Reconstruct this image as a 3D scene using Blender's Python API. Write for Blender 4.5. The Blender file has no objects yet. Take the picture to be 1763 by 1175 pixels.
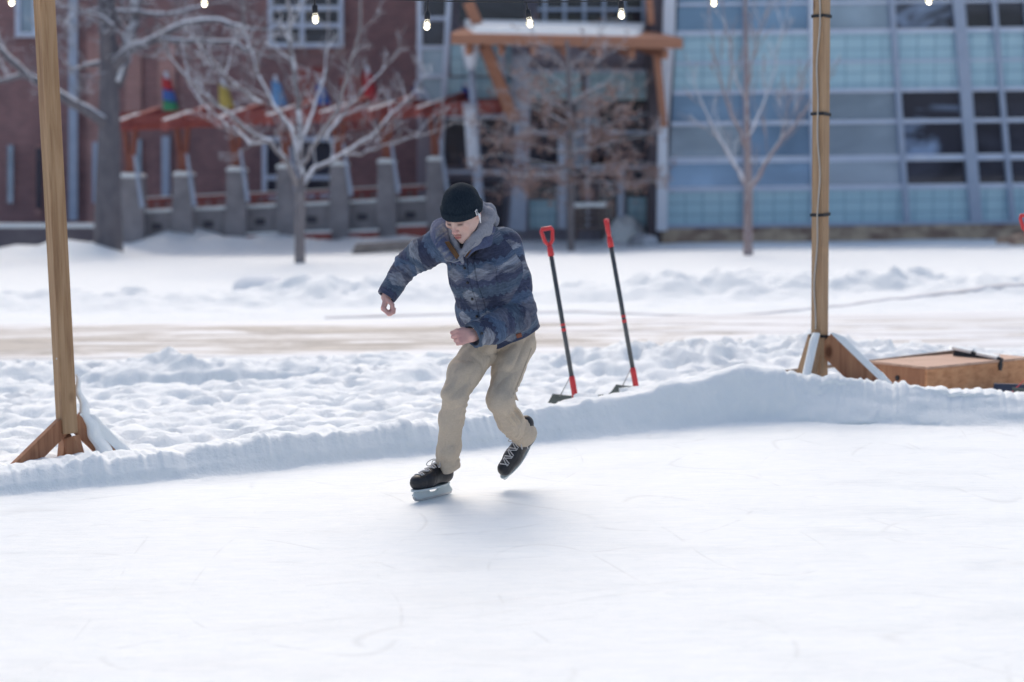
import bpy, math, random
import numpy as np
from mathutils import Vector, Matrix

random.seed(7)
RNG = np.random.default_rng(11)
scene = bpy.context.scene
COL = scene.collection

# ------------------------------------------------------------------ camera
F_PX, PW, PH = 2800.0, 1763.0, 1175.0
CAM_Z = 1.6
PITCH = math.atan(287.5 / F_PX)
ROLL = math.radians(0.75)
cam_d = bpy.data.cameras.new("camera")
cam_d.sensor_width = 36.0
cam_d.lens = 36.0 * F_PX / PW
cam_d.clip_start = 0.05
cam_d.clip_end = 2000.0
cam_d.dof.use_dof = True
cam_d.dof.focus_distance = 8.0
cam_d.dof.aperture_fstop = 1.4
cam = bpy.data.objects.new("camera", cam_d)
COL.objects.link(cam)
_F = Vector((0, math.cos(PITCH), -math.sin(PITCH)))
_U = Vector((0, math.sin(PITCH), math.cos(PITCH)))
_R = Vector((1, 0, 0))
CU = _U * math.cos(ROLL) + _R * math.sin(ROLL)
CR = _R * math.cos(ROLL) - _U * math.sin(ROLL)
_m = Matrix((CR, CU, -_F)).transposed().to_4x4()
_m.translation = Vector((0, 0, CAM_Z))
cam.matrix_world = _m
scene.camera = cam

# ------------------------------------------------------------------ light
SUN_EL, SUN_AZ = math.radians(50), math.radians(-5)   # azimuth from +Y (behind the scene), negative = left
world = bpy.data.worlds.new("World")
scene.world = world
world.use_nodes = True
wn = world.node_tree
wn.nodes.clear()
sky = wn.nodes.new("ShaderNodeTexSky")
sky.sky_type = 'NISHITA'
sky.sun_disc = False
sky.sun_elevation = SUN_EL
sky.sun_rotation = SUN_AZ
sky.air_density = 1.2
sky.dust_density = 4.5
sky.ozone_density = 0.9
bg = wn.nodes.new("ShaderNodeBackground")
bg.inputs[1].default_value = 0.15
wo = wn.nodes.new("ShaderNodeOutputWorld")
wn.links.new(sky.outputs[0], bg.inputs[0])
wn.links.new(bg.outputs[0], wo.inputs[0])
sun_d = bpy.data.lights.new("sun", 'SUN')
sun_d.energy = 0.55
sun_d.angle = math.radians(55)
sun_d.color = (1.0, 0.985, 0.93)
sun = bpy.data.objects.new("sun", sun_d)
COL.objects.link(sun)
sd = Vector((math.sin(SUN_AZ) * math.cos(SUN_EL), math.cos(SUN_AZ) * math.cos(SUN_EL), math.sin(SUN_EL)))
sun.rotation_euler = sd.to_track_quat('Z', 'Y').to_euler()
sun.location = (0, 0, 20)
scene.view_settings.view_transform = 'Standard'
scene.view_settings.look = 'None'
scene.view_settings.gamma = 1.0
scene.view_settings.use_curve_mapping = False
scene.view_settings.exposure = 0.17
scene.cycles.use_denoising = True
scene.cycles.max_bounces = 6

# ------------------------------------------------------------------ helpers
def ray(px, py):
    return _F + CR * ((px - PW / 2) / F_PX) + CU * ((PH / 2 - py) / F_PX)
def at(px, py, Y):
    r = ray(px, py)
    return Vector((0, 0, CAM_Z)) + r * (Y / r.y)
def gnd(px, py, z=0.0):
    r = ray(px, py)
    return Vector((0, 0, CAM_Z)) + r * ((z - CAM_Z) / r.z)

def make(name, verts, faces, mat, parent=None, smooth=False, origin=None):
    """One mesh object; verts in world space, shifted to the parent's (or given) origin."""
    me = bpy.data.meshes.new(name)
    o0 = Vector((0, 0, 0))
    if parent is not None:
        o0 = ORIG.get(parent.name, Vector((0, 0, 0)))
    elif origin is not None:
        o0 = Vector(origin)
    V = np.asarray(verts, dtype=np.float64).reshape(-1, 3) - np.array(o0)
    if isinstance(faces, np.ndarray) and faces.ndim == 2 and len(faces):
        n, k = faces.shape
        me.vertices.add(len(V)); me.vertices.foreach_set("co", V.astype(np.float32).ravel())
        me.loops.add(n * k); me.loops.foreach_set("vertex_index", faces.astype(np.int32).ravel())
        me.polygons.add(n)
        me.polygons.foreach_set("loop_start", np.arange(0, n * k, k, dtype=np.int32))
        me.polygons.foreach_set("loop_total", np.full(n, k, dtype=np.int32))
        me.update(calc_edges=True); me.validate()
    else:
        me.from_pydata(V.tolist(), [], [list(map(int, f)) for f in faces])
    if mat is not None:
        me.materials.append(mat)
    if smooth:
        me.polygons.foreach_set("use_smooth", np.ones(len(me.polygons), dtype=bool))
    ob = bpy.data.objects.new(name, me)
    COL.objects.link(ob)
    if parent is not None:
        ob.parent = parent
        ORIG[ob.name] = o0
    else:
        ob.location = o0
        ORIG[ob.name] = o0
    return ob
ORIG = {}
def tag(o, label=None, cat=None, group=None, kind=None):
    if label: o["label"] = label
    if cat: o["category"] = cat
    if group: o["group"] = group
    if kind: o["kind"] = kind
    return o
def thing(name, loc, label, cat, group=None):
    o = bpy.data.objects.new(name, None)
    COL.objects.link(o)
    o.location = loc
    o.empty_display_size = 0.2
    ORIG[o.name] = Vector(loc)
    return tag(o, label, cat, group)

class MB:
    def __init__(s): s.v = []; s.f = []
    def add(s, v, f):
        n = len(s.v); s.v += [tuple(a) for a in v]; s.f += [[i + n for i in q] for q in f]; return s
    def hexa(s, p):   # 8 points: bottom 4 (ccw), top 4
        return s.add(p, [(0, 3, 2, 1), (4, 5, 6, 7), (0, 1, 5, 4), (1, 2, 6, 5), (2, 3, 7, 6), (3, 0, 4, 7)])
    def box(s, c, d, R=None):
        c = Vector(c); x, y, z = d[0] / 2, d[1] / 2, d[2] / 2
        p = [Vector(q) for q in ((-x, -y, -z), (x, -y, -z), (x, y, -z), (-x, y, -z), (-x, -y, z), (x, -y, z), (x, y, z), (-x, y, z))]
        if R is not None: p = [R @ q for q in p]
        return s.hexa([c + q for q in p])
    def bar(s, a, b, w, t, side=None):
        """bar of section w (along side) x t from a to b"""
        a, b = Vector(a), Vector(b); d = (b - a).normalized()
        sd_ = Vector(side) if side is not None else Vector((0, 1, 0)).cross(d)
        sd_ = (sd_ - d * sd_.dot(d)).normalized(); n = d.cross(sd_)
        q = [sd_ * (i * w / 2) + n * (j * t / 2) for i, j in ((-1, -1), (1, -1), (1, 1), (-1, 1))]
        return s.hexa([a + k for k in q] + [b + k for k in q])
    def slab(s, pts, Y, thick):
        """polygon given in photo outline standing at depth Y, with real thickness behind"""
        fr = [at(px, py, Y) for px, py in pts]; n = len(fr)
        bk = [p + Vector((0, thick, 0)) for p in fr]
        f = [list(range(n))[::-1], list(range(n, 2 * n))] + [[i, (i + 1) % n, n + (i + 1) % n, n + i] for i in range(n)]
        return s.add(fr + bk, f)
    def prism(s, pts, ext):
        pts = [Vector(p) for p in pts]; n = len(pts); ext = Vector(ext)
        f = [list(range(n))[::-1], list(range(n, 2 * n))] + [[i, (i + 1) % n, n + (i + 1) % n, n + i] for i in range(n)]
        return s.add(pts + [p + ext for p in pts], f)
    def tube(s, pts, rad, n=8, cap=True):
        pts = [Vector(p) for p in pts]; m = len(pts)
        if not hasattr(rad, '__len__'): rad = [rad] * m
        base = len(s.v); prev = None
        for i, p in enumerate(pts):
            d = (pts[min(i + 1, m - 1)] - pts[max(i - 1, 0)])
            d = d.normalized() if d.length > 1e-9 else Vector((0, 0, 1))
            if prev is None:
                a = Vector((1, 0, 0)) if abs(d.x) < .9 else Vector((0, 1, 0))
            else: a = prev
            a = (a - d * a.dot(d)); a = a.normalized() if a.length > 1e-6 else d.orthogonal().normalized()
            prev = a; b = d.cross(a)
            for k in range(n):
                t = 2 * math.pi * k / n
                s.v.append(tuple(p + (a * math.cos(t) + b * math.sin(t)) * rad[i]))
        for i in range(m - 1):
            for k in range(n):
                s.f.append([base + i * n + k, base + i * n + (k + 1) % n, base + (i + 1) * n + (k + 1) % n, base + (i + 1) * n + k])
        if cap:
            s.f.append([base + k for k in range(n)][::-1]); s.f.append([base + (m - 1) * n + k for k in range(n)])
        return s
    def build(s, name, mat, parent=None, smooth=False, origin=None):
        return make(name, s.v, s.f, mat, parent, smooth, origin)

# ---- materials
def new_mat(name):
    m = bpy.data.materials.new(name); m.use_nodes = True
    nt = m.node_tree; bs = nt.nodes["Principled BSDF"]
    return m, nt, bs
def N(nt, t, **kw):
    n = nt.nodes.new(t)
    for k, v in kw.items():
        if k.startswith("i_"):
            key = k[2:]
            key = int(key) if key.isdigit() else key.replace("_", " ")
            n.inputs[key].default_value = v
        else: setattr(n, k, v)
    return n
def ramp(nt, src, stops):
    r = N(nt, "ShaderNodeValToRGB")
    e = r.color_ramp.elements
    while len(e) < len(stops): e.new(0.5)
    for q, (p, c) in zip(e, stops):
        q.position = p; q.color = (*c, 1) if len(c) == 3 else c
    nt.links.new(src, r.inputs[0]); return r
def coords(nt, scale=(1, 1, 1), rot=(0, 0, 0)):
    tc = N(nt, "ShaderNodeTexCoord"); mp = N(nt, "ShaderNodeMapping")
    mp.inputs["Scale"].default_value = scale; mp.inputs["Rotation"].default_value = rot
    nt.links.new(tc.outputs["Object"], mp.inputs[0]); return mp.outputs[0]
def noise(nt, vec, scale, detail=4, rough=0.55, dist=0):
    n = N(nt, "ShaderNodeTexNoise"); n.inputs["Scale"].default_value = scale
    n.inputs["Detail"].default_value = detail; n.inputs["Roughness"].default_value = rough; n.inputs["Distortion"].default_value = dist
    if vec is not None: nt.links.new(vec, n.inputs["Vector"])
    return n.outputs[0]
def bump(nt, bs, h, strength=0.3, dist=0.02):
    b = N(nt, "ShaderNodeBump"); b.inputs["Strength"].default_value = strength; b.inputs["Distance"].default_value = dist
    nt.links.new(h, b.inputs["Height"]); nt.links.new(b.outputs[0], bs.inputs["Normal"]); return b
def vmat(name, c1, c2, scale=8, rough=0.7, stretch=(1, 1, 1), bmp=0.2, bd=0.01, spec=0.4, detail=5, metal=0.0, pos=(0.3, 0.7)):
    m, nt, bs = new_mat(name)
    v = coords(nt, stretch); h = noise(nt, v, scale, detail)
    r = ramp(nt, h, [(pos[0], c1), (pos[1], c2)])
    nt.links.new(r.outputs[0], bs.inputs["Base Color"])
    bs.inputs["Roughness"].default_value = rough; bs.inputs["Metallic"].default_value = metal
    bs.inputs["Specular IOR Level"].default_value = spec
    if bmp: bump(nt, bs, h, bmp, bd)
    return m
def topsnow(m, lo=0.25, hi=0.6, nscale=14):
    """snow lying on upward faces: mixed in by the true surface normal"""
    nt = m.node_tree; bs = nt.nodes["Principled BSDF"]
    g = N(nt, "ShaderNodeNewGeometry"); sp = N(nt, "ShaderNodeSeparateXYZ")
    nt.links.new(g.outputs["True Normal"], sp.inputs[0])
    n = noise(nt, coords(nt), nscale, 3)
    a = N(nt, "ShaderNodeMath", operation='MULTIPLY_ADD'); a.inputs[1].default_value = 0.7; 
    nt.links.new(n, a.inputs[0]); nt.links.new(sp.outputs[2], a.inputs[2])
    mr = N(nt, "ShaderNodeMapRange"); mr.inputs[1].default_value = lo + 0.35; mr.inputs[2].default_value = hi + 0.35
    nt.links.new(a.outputs[0], mr.inputs[0])
    mx = N(nt, "ShaderNodeMix", data_type='RGBA')
    src = bs.inputs["Base Color"].links[0].from_socket if bs.inputs["Base Color"].links else None
    if src: nt.links.new(src, mx.inputs[6])
    else: mx.inputs[6].default_value = bs.inputs["Base Color"].default_value
    mx.inputs[7].default_value = (0.82, 0.84, 0.9, 1)
    nt.links.new(mr.outputs[0], mx.inputs[0]); nt.links.new(mx.outputs[2], bs.inputs["Base Color"])
    return m

def mat_snow():
    m, nt, bs = new_mat("snow")
    v = coords(nt)
    n1 = noise(nt, v, 7, 5, 0.6); n2 = noise(nt, v, 60, 4, 0.6)
    r = ramp(nt, n1, [(0.3, (0.87, 0.91, 0.925)), (0.7, (0.92, 0.945, 0.95))])
    nt.links.new(r.outputs[0], bs.inputs["Base Color"])
    bs.inputs["Roughness"].default_value = 0.75; bs.inputs["Specular IOR Level"].default_value = 0.25
    ad = N(nt, "ShaderNodeMath", operation='MULTIPLY_ADD'); ad.inputs[1].default_value = 0.25
    nt.links.new(n2, ad.inputs[0]); nt.links.new(n1, ad.inputs[2])
    bump(nt, bs, ad.outputs[0], 0.5, 0.035)
    return m
def mat_ice():
    m, nt, bs = new_mat("ice")
    def M(op, a, b=None, c=None):
        n = N(nt, "ShaderNodeMath", operation=op)
        for i, q in enumerate((a, b, c)):
            if q is None: continue
            if isinstance(q, (int, float)): n.inputs[i].default_value = q
            else: nt.links.new(q, n.inputs[i])
        return n.outputs[0]
    n1 = noise(nt, coords(nt, (1, 3.2, 1), (0, 0, 0.12)), 1.3, 6, 0.6, 0.5)
    n2 = noise(nt, coords(nt, (2.5, 11, 1), (0, 0, -0.1)), 2.4, 7, 0.75, 1.0)
    # long curved blade cuts: thin contour lines of slow noise fields, broken up by a finer one
    cuts = None
    for k, (sc, st, rot, cnt) in enumerate((((.5, 1.1, 1), 0, .3, 9), ((1.0, .55, 1), 3, 1.1, 8), ((.35, .8, 1), 7, -.5, 13))):
        tc = N(nt, "ShaderNodeTexCoord"); mp = N(nt, "ShaderNodeMapping"); mp.inputs["Scale"].default_value = sc; mp.inputs["Rotation"].default_value = (0, 0, rot); mp.inputs["Location"].default_value = (st, st * 2, 0)
        nt.links.new(tc.outputs["Object"], mp.inputs[0]); f = noise(nt, mp.outputs[0], .55, 1, .3)
        fr = M('FRACT', M('MULTIPLY', f, float(cnt))); d = M('ABSOLUTE', M('SUBTRACT', fr, .5))
        ln = N(nt, "ShaderNodeMapRange"); ln.inputs[1].default_value = 0.0; ln.inputs[2].default_value = .022; ln.inputs[3].default_value = 1; ln.inputs[4].default_value = 0
        nt.links.new(d, ln.inputs[0])
        br = ramp(nt, noise(nt, coords(nt, (1, 1, 1), (0, 0, k)), 2.2 + k, 3), [(.48, (0, 0, 0)), (.60, (1, 1, 1))])
        c_ = M('MULTIPLY', ln.outputs[0], br.outputs[0]); cuts = c_ if cuts is None else M('MAXIMUM', cuts, c_)
    spk = ramp(nt, noise(nt, coords(nt, (4, 26, 1), (0, 0, .06)), 1.6, 5, .7), [(.60, (0, 0, 0)), (.70, (1, 1, 1))])
    mixn = M('MULTIPLY_ADD', n1, 0.45, M('MULTIPLY', n2, 1.05))
    r = ramp(nt, mixn, [(0.50, (0.78, 0.83, 0.855)), (0.68, (0.85, 0.89, 0.905)), (0.86, (0.90, 0.93, 0.935))])
    dk = M('MULTIPLY_ADD', cuts, -.10, 1.0); dk = M('MULTIPLY_ADD', spk.outputs[0], -.11, dk)
    mm = N(nt, "ShaderNodeMix", data_type='RGBA', blend_type='MULTIPLY'); mm.inputs[0].default_value = 1
    nt.links.new(r.outputs[0], mm.inputs[6]); nt.links.new(dk, mm.inputs[7]); nt.links.new(mm.outputs[2], bs.inputs["Base Color"])
    rr = ramp(nt, n1, [(0.38, (0.32,) * 3), (0.62, (0.62,) * 3)])
    nt.links.new(rr.outputs[0], bs.inputs["Roughness"]); bs.inputs["Specular IOR Level"].default_value = 0.25
    h = M('MULTIPLY_ADD', cuts, -.25, mixn)
    bump(nt, bs, h, 0.4, 0.014)
    return m
SNOW = mat_snow(); ICE = mat_ice()

# ------------------------------------------------------------------ value noise for geometry
_LAT = RNG.random((64, 64, 64))
def vnoise(P):
    P = np.asarray(P, dtype=np.float64); i = np.floor(P).astype(np.int64); f = P - i; f = f * f * (3 - 2 * f)
    i &= 63; j = (i + 1) & 63
    x0, y0, z0 = i[..., 0], i[..., 1], i[..., 2]; x1, y1, z1 = j[..., 0], j[..., 1], j[..., 2]
    fx, fy, fz = f[..., 0], f[..., 1], f[..., 2]
    a = _LAT[x0, y0, z0] * (1 - fx) + _LAT[x1, y0, z0] * fx; b = _LAT[x0, y1, z0] * (1 - fx) + _LAT[x1, y1, z0] * fx
    c = _LAT[x0, y0, z1] * (1 - fx) + _LAT[x1, y0, z1] * fx; d = _LAT[x0, y1, z1] * (1 - fx) + _LAT[x1, y1, z1] * fx
    e = a * (1 - fy) + b * fy; g = c * (1 - fy) + d * fy
    return e * (1 - fz) + g * fz
def vn2(x, y, s=1.0, z=0.0):
    return vnoise(np.stack([x * s, y * s, np.full_like(x, z)], -1))
def fbm(x, y, s, oct=4, z=0.0):
    t = 0; a = 0.5
    for k in range(oct):
        t = t + a * (vn2(x + 17.3 * k, y + 5.1 * k, s * 2 ** k, z + k * 3.7) - 0.5); a *= 0.5
    return t

# ------------------------------------------------------------------ rink bank path (traced base and crest)
BASE = [(-700, 900), (-200, 872), (0, 856), (102, 846), (217, 836), (319, 826), (450, 814), (600, 797), (750, 783), (870, 770),
        (1000, 757), (1130, 743), (1230, 733), (1290, 729), (1400, 730), (1500, 733), (1763, 737), (2000, 741), (2300, 750)]
CREST = [(-700, 832), (-200, 818), (0, 808), (102, 795), (217, 784), (319, 774), (450, 750), (600, 739), (750, 728), (870, 712),
         (1000, 697), (1130, 671), (1230, 650), (1290, 632), (1400, 651), (1500, 661), (1763, 680), (2000, 684), (2300, 690)]
bp = np.array([list(gnd(x, y))[:2] for x, y in BASE])
bh = []
for (x, y), (cx, cy), p in zip(BASE, CREST, bp):
    bh.append(at(cx, cy, p[1] + 0.16).z)
bh = np.array(bh)
def resample(P, h, n):
    s = np.r_[0, np.cumsum(np.linalg.norm(np.diff(P, axis=0), axis=1))]
    t = np.linspace(0, s[-1], n)
    return np.stack([np.interp(t, s, P[:, 0]), np.interp(t, s, P[:, 1])], -1), np.interp(t, s, h), t
BP, BH, BT = resample(bp, bh, 900)
k = np.ones(41) / 41
def smooth1(a): return np.convolve(np.pad(a, 20, mode='edge'), k, 'valid')
BP = np.stack([smooth1(BP[:, 0]), smooth1(BP[:, 1])], -1)
tan = np.gradient(BP, axis=0); tan /= np.linalg.norm(tan, axis=1)[:, None]
BN = np.stack([-tan[:, 1], tan[:, 0]], -1)      # outward (away from camera)
def bank_y(x):
    return np.interp(x, BP[:, 0], BP[:, 1])

OUT_Z = 0.06
MOUNDS = [  # px, py(base), radius x, radius y, height, jitter
    (1130, 640, .55, .45, .22), (1015, 640, .5, .4, .12), (1300, 625, .9, .5, .22), (1480, 630, .8, .5, .18), (640, 655, .7, .4, .12),
    (520, 640, .6, .35, .10), (60, 655, .9, .5, .16), (700, 625, .5, .3, .08), (1190, 640, .3, .3, .1), (1650, 640, .9, .5, .15), (820, 640, .6, .4, .1)]
def ground_h(x, y):
    h = np.full_like(x, 0.0)
    by = bank_y(x)
    outer = np.clip((y - by - 0.25) / 0.3, 0, 1)
    inside = (y < by + 0.05)
    # trampled snow just outside the rink
    D = y
    tr = np.clip((14.6 - D) / 1.2, 0, 1) * outer
    pits = fbm(x * 1.0, y * 1.35, 3.3, 3)
    pit2 = np.clip(vn2(x, y * 1.4, 4.1, 9.0) - 0.55, 0, 1)
    h = OUT_Z + tr * (0.05 * pits - 0.10 * pit2 - 0.21 * np.clip(vn2(x, y * 1.7, 7.4, 21.0) - .55, 0, 1) - 0.12 * np.clip(vn2(x, y * 1.5, 11.0, 31.0) - .6, 0, 1) + 0.06 * fbm(x, y, 14, 3, 4.0))
    for (px, py, rx, ry, hh) in MOUNDS:
        c = gnd(px, py)
        g = np.exp(-(((x - c.x) / rx) ** 2 + ((y - c.y) / ry) ** 2))
        h = h + .62 * hh * g * (.9 + 1.0 * fbm(x, y, 5.5, 4, 2.0) + .9 * fbm(x, y, 13, 3, 12.0))
    # windrow between trampled strip and road
    # road zone stays flat; beyond it, soft fields and a ploughed ridge
    rw = np.exp(-((y - (19.9 + 0.5 * fbm(x, y * 0 + 3, .35, 3))) / 0.75) ** 2)
    gap = np.clip(0.75 + 1.5 * fbm(x, y * 0, .45, 3, 7.0), 0.42, 1.05)
    h = h + rw * gap * 0.30 * (.9 + 1.0 * fbm(x, y, 2.6, 4, 5.0) + .5 * fbm(x, y, 8, 3, 15.0))
    fld = np.clip((y - 17.8) / 1.2, 0, 1) * np.clip((60 - y) / 20, 0, 1)
    h = h + fld * (0.10 * fbm(x, y, 0.6, 4, 1.0) + 0.09 * fbm(x, y * 1.4, 2.4, 4) * np.clip((24 - y) / 4, .3, 1))
    rd = np.clip((y - 13.8) / .5, 0, 1) * np.clip((18.4 - y) / .6, 0, 1)
    h = h * (1 - rd) + rd * (0.02 + 0.02 * fbm(x, y * 6, .8, 2, 8.0))
    # ploughed heaps near the buildings
    for (px, py, rx, ry, hh) in [(120, 442, .9, .6, .50), (45, 440, 1.0, .6, .30), (190, 436, .8, .5, .22), (300, 425, 2.2, 1.2, .35), (560, 418, 4, 1.5, .28), (400, 418, 1.5, 1.0, .3),
                                 (690, 402, 1.6, 1.0, .35)]:
        c = gnd(px, py)
        h = h + hh * np.exp(-(((x - c.x) / rx) ** 2 + ((y - c.y) / ry) ** 2)) * (1 + 1.2 * fbm(x, y, 1.6, 4, 6.0))
    h = h - .17 * np.clip((y - 30) / 6, 0, 1)
    h = h * outer + (1 - outer) * (OUT_Z * 0.5)
    return np.where(inside, -0.12, h)
def axis(parts):
    out = []
    for a, b, s in parts:
        out += list(np.arange(a, b - 1e-6, s))
    return np.array(out + [parts[-1][1]])
xs = axis([(-600, -100, 100), (-100, -20, 8), (-20, -7, .35), (-7, 7, .04), (7, 20, .35), (20, 100, 8), (100, 600, 100)])
ys = axis([(-200, -20, 20), (-20, 6, 2), (6, 15, .04), (15, 22, .06), (22, 44, .25), (44, 100, 4), (100, 1000, 100)])
X, Yg = np.meshgrid(xs, ys)
Z = ground_h(X, Yg)
nx, ny = len(xs), len(ys)
idx = np.arange(nx * ny).reshape(ny, nx)
quads = np.stack([idx[:-1, :-1], idx[:-1, 1:], idx[1:, 1:], idx[1:, :-1]], -1).reshape(-1, 4)
ground = make("ground", np.stack([X, Yg, Z], -1).reshape(-1, 3), quads, SNOW, smooth=True)
tag(ground, "white snow covered ground with trampled footprints and ploughed ridges", "ground", kind="structure")

def grid_mesh(name, P, mat, **kw):
    a, b = P.shape[:2]; ii = np.arange(a * b).reshape(a, b)
    q = np.stack([ii[:-1, :-1], ii[:-1, 1:], ii[1:, 1:], ii[1:, :-1]], -1).reshape(-1, 4)
    return make(name, P.reshape(-1, 3), q, mat, **kw)

# ice sheet: reaches under the bank all along its curve
n_in = np.stack([BP[:, 0] + BN[:, 0] * .06, BP[:, 1] + BN[:, 1] * .06], -1)[::6]
rows = []
for t in np.linspace(0, 1, 14):
    yy = -6 * (1 - t) + n_in[:, 1] * t
    xx = n_in[:, 0] * (0.6 * t + .4) if False else n_in[:, 0]
    rows.append(np.stack([xx, yy, np.zeros_like(yy)], -1))
rink = grid_mesh("ice_rink", np.array(rows), ICE)
tag(rink, "pale skating ice with fine scratches and a dusting of snow", "ice rink", kind="structure")

# snow bank: profile swept along the rink edge
prof = [(-0.10, -0.004), (-0.03, 0.006), (0.0, 0.03), (0.015, 0.10), (0.03, 0.22), (0.045, 0.35), (0.06, 0.48), (0.072, 0.60), (0.085, 0.72), (0.097, 0.83), (0.11, 0.92), (0.125, 0.98),
        (0.16, 1.0), (0.20, 0.99), (0.25, 0.96), (0.32, 0.88), (0.42, 0.74), (0.55, 0.55), (0.70, 0.38), (0.85, 0.2)]
NS = 1400
BP2, BH2, BT2 = resample(BP, BH, NS)
tn = np.gradient(BP2, axis=0); tn /= np.linalg.norm(tn, axis=1)[:, None]
nn = np.stack([-tn[:, 1], tn[:, 0]], -1)
Pk = np.zeros((len(prof), NS, 3))
ptch = np.clip(2.2 * vn2(BT2, BT2 * 0, 1.3, 15.0) - .7, 0, 1.2)
jag = 0.034 * fbm(BT2, BT2 * 0, 3.0, 4, 1.0) + ptch * 0.030 * (vn2(BT2, BT2 * 0, 13.0, 5.0) - .5) + ptch * 0.018 * (vn2(BT2, BT2 * 0, 47.0, 8.0) - .5) + 0.05 * np.clip(vn2(BT2, BT2 * 0, 9.0, 2.0) - .5, 0, 1) * (0.3 + vn2(BT2, BT2 * 0, 1.1, 6.0))
right = np.clip((BP2[:, 0] - 1.2) / 1.0, 0, 1)        # rougher, bulging bank after the corner
for i, (o, hf) in enumerate(prof):
    H = BH2 + jag
    slope = 1 + 0.9 * right
    off = o * np.where(o < .13, slope, 1) + (0.12 * right if o >= .13 else 0) * 1.0
    z = np.where(hf > .3, hf * (H - 0.02) + .02, hf * BH2)
    zt = z
    # vertical shovel scrapes and lumps on the face
    lump = 0.022 * fbm(BT2, np.full(NS, z.mean()), 5.0, 4, i * .12) + 0.008 * ptch * (vn2(BT2, BT2 * 0, 26, i * .05) - .5)
    lumpR = right * (0.16 * fbm(BT2, np.full(NS, i * .22), 2.6, 4, 3.0))
    toe = 0.10 * np.clip(vn2(BT2, BT2 * 0, 1.7, 12.0) - .55, 0, 1) * max(0, 1 - hf * 2.4)
    off = off + (lump + lumpR * .6) * (1 if 0 <= o < .13 else .3) - toe
    if o > .13: zt = np.maximum(zt, OUT_Z * .3) + 0.05 * fbm(BT2 + 3, np.full(NS, o * 2), 4.0, 3)
    if i >= len(prof) - 1: zt = zt * 0 - .02
    if i == 0: zt = zt * 0 - .006
    Pk[i, :, 0] = BP2[:, 0] + nn[:, 0] * off; Pk[i, :, 1] = BP2[:, 1] + nn[:, 1] * off; Pk[i, :, 2] = zt
def refine(P, m):
    """resample profile rows smoothly"""
    a = P.shape[0]; t = np.linspace(0, a - 1, m); i0 = np.clip(t.astype(int), 0, a - 2); f = (t - i0)[:, None, None]
    return P[i0] * (1 - f) + P[i0 + 1] * f
Pk = refine(Pk, 48)
amp = 0.010 * np.ones_like(Pk[..., 0])
lum = vnoise(Pk * 14.0) - .5 + .5 * (vnoise(Pk * 33.0) - .5)
Pk[1:-1, :, 1] += (lum * .014)[1:-1]; Pk[1:-1, :, 2] += (lum * .010)[1:-1]
bank = grid_mesh("snow_bank", Pk[:, ::-1], SNOW, smooth=True)
tag(bank, "knee low white snow bank shovelled up along the far edge of the rink", "snow bank", kind="structure")

# road: slushy tan lane, a thin sheet following the ground
xr = np.arange(-12, 14.01, .12); yr = np.arange(14.2, 17.84, .08)
XR, YR = np.meshgrid(xr, yr)
def mat_road():
    m, nt, bs = new_mat("slush")
    v = coords(nt, (0.22, 1.0, 1)); n1 = noise(nt, v, 1.9, 8, 0.72, 0.9)
    v2 = coords(nt, (0.1, 2.6, 1), (0, 0, 0.02)); n2 = noise(nt, v2, 2.3, 4, 0.6)
    tc = N(nt, "ShaderNodeTexCoord"); sp = N(nt, "ShaderNodeSeparateXYZ"); nt.links.new(tc.outputs["Object"], sp.inputs[0])
    # dirt thins out towards the right hand end and at both kerbs
    mx = N(nt, "ShaderNodeMapRange"); mx.inputs[1].default_value = -6; mx.inputs[2].default_value = 5.5; mx.inputs[3].default_value = 0.15; mx.inputs[4].default_value = -0.03
    nt.links.new(sp.outputs[0], mx.inputs[0])
    ya = N(nt, "ShaderNodeMath", operation='SUBTRACT'); ya.inputs[1].default_value = 15.9; nt.links.new(sp.outputs[1], ya.inputs[0])
    yb = N(nt, "ShaderNodeMath", operation='ABSOLUTE'); nt.links.new(ya.outputs[0], yb.inputs[0])
    my = N(nt, "ShaderNodeMapRange"); my.inputs[1].default_value = 1.15; my.inputs[2].default_value = 2.0; my.inputs[3].default_value = 0.0; my.inputs[4].default_value = -0.4
    nt.links.new(yb.outputs[0], my.inputs[0])
    s1 = N(nt, "ShaderNodeMath"); nt.links.new(n1, s1.inputs[0]); nt.links.new(mx.outputs[0], s1.inputs[1])
    s2 = N(nt, "ShaderNodeMath"); nt.links.new(s1.outputs[0], s2.inputs[0]); nt.links.new(my.outputs[0], s2.inputs[1])
    r = ramp(nt, s2.outputs[0], [(0.50, (0.80, 0.82, 0.85)), (0.57, (0.60, 0.58, 0.56)), (0.63, (0.33, 0.31, 0.295)), (0.70, (0.56, 0.52, 0.47)), (0.80, (0.29, 0.27, 0.255))])
    r2 = ramp(nt, n2, [(0.40, (0.60, 0.58, 0.57)), (0.52, (1, 1, 1))])
    mm = N(nt, "ShaderNodeMix", data_type='RGBA', blend_type='MULTIPLY'); mm.inputs[0].default_value = 0.6
    nt.links.new(r.outputs[0], mm.inputs[6]); nt.links.new(r2.outputs[0], mm.inputs[7])
    nt.links.new(mm.outputs[2], bs.inputs["Base Color"]); bs.inputs["Roughness"].default_value = 0.6
    bump(nt, bs, n1, 0.4, 0.03)
    return m
ZR = ground_h(XR, YR) + .012; ZR[0] -= .05; ZR[-1] -= .05; ZR[:, 0] -= .05; ZR[:, -1] -= .05
road = grid_mesh("road", np.stack([XR, YR, ZR], -1), mat_road(), smooth=True)
tag(road, "slushy tan driving lane with packed snow between wheel tracks", "road", kind="structure")
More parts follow.
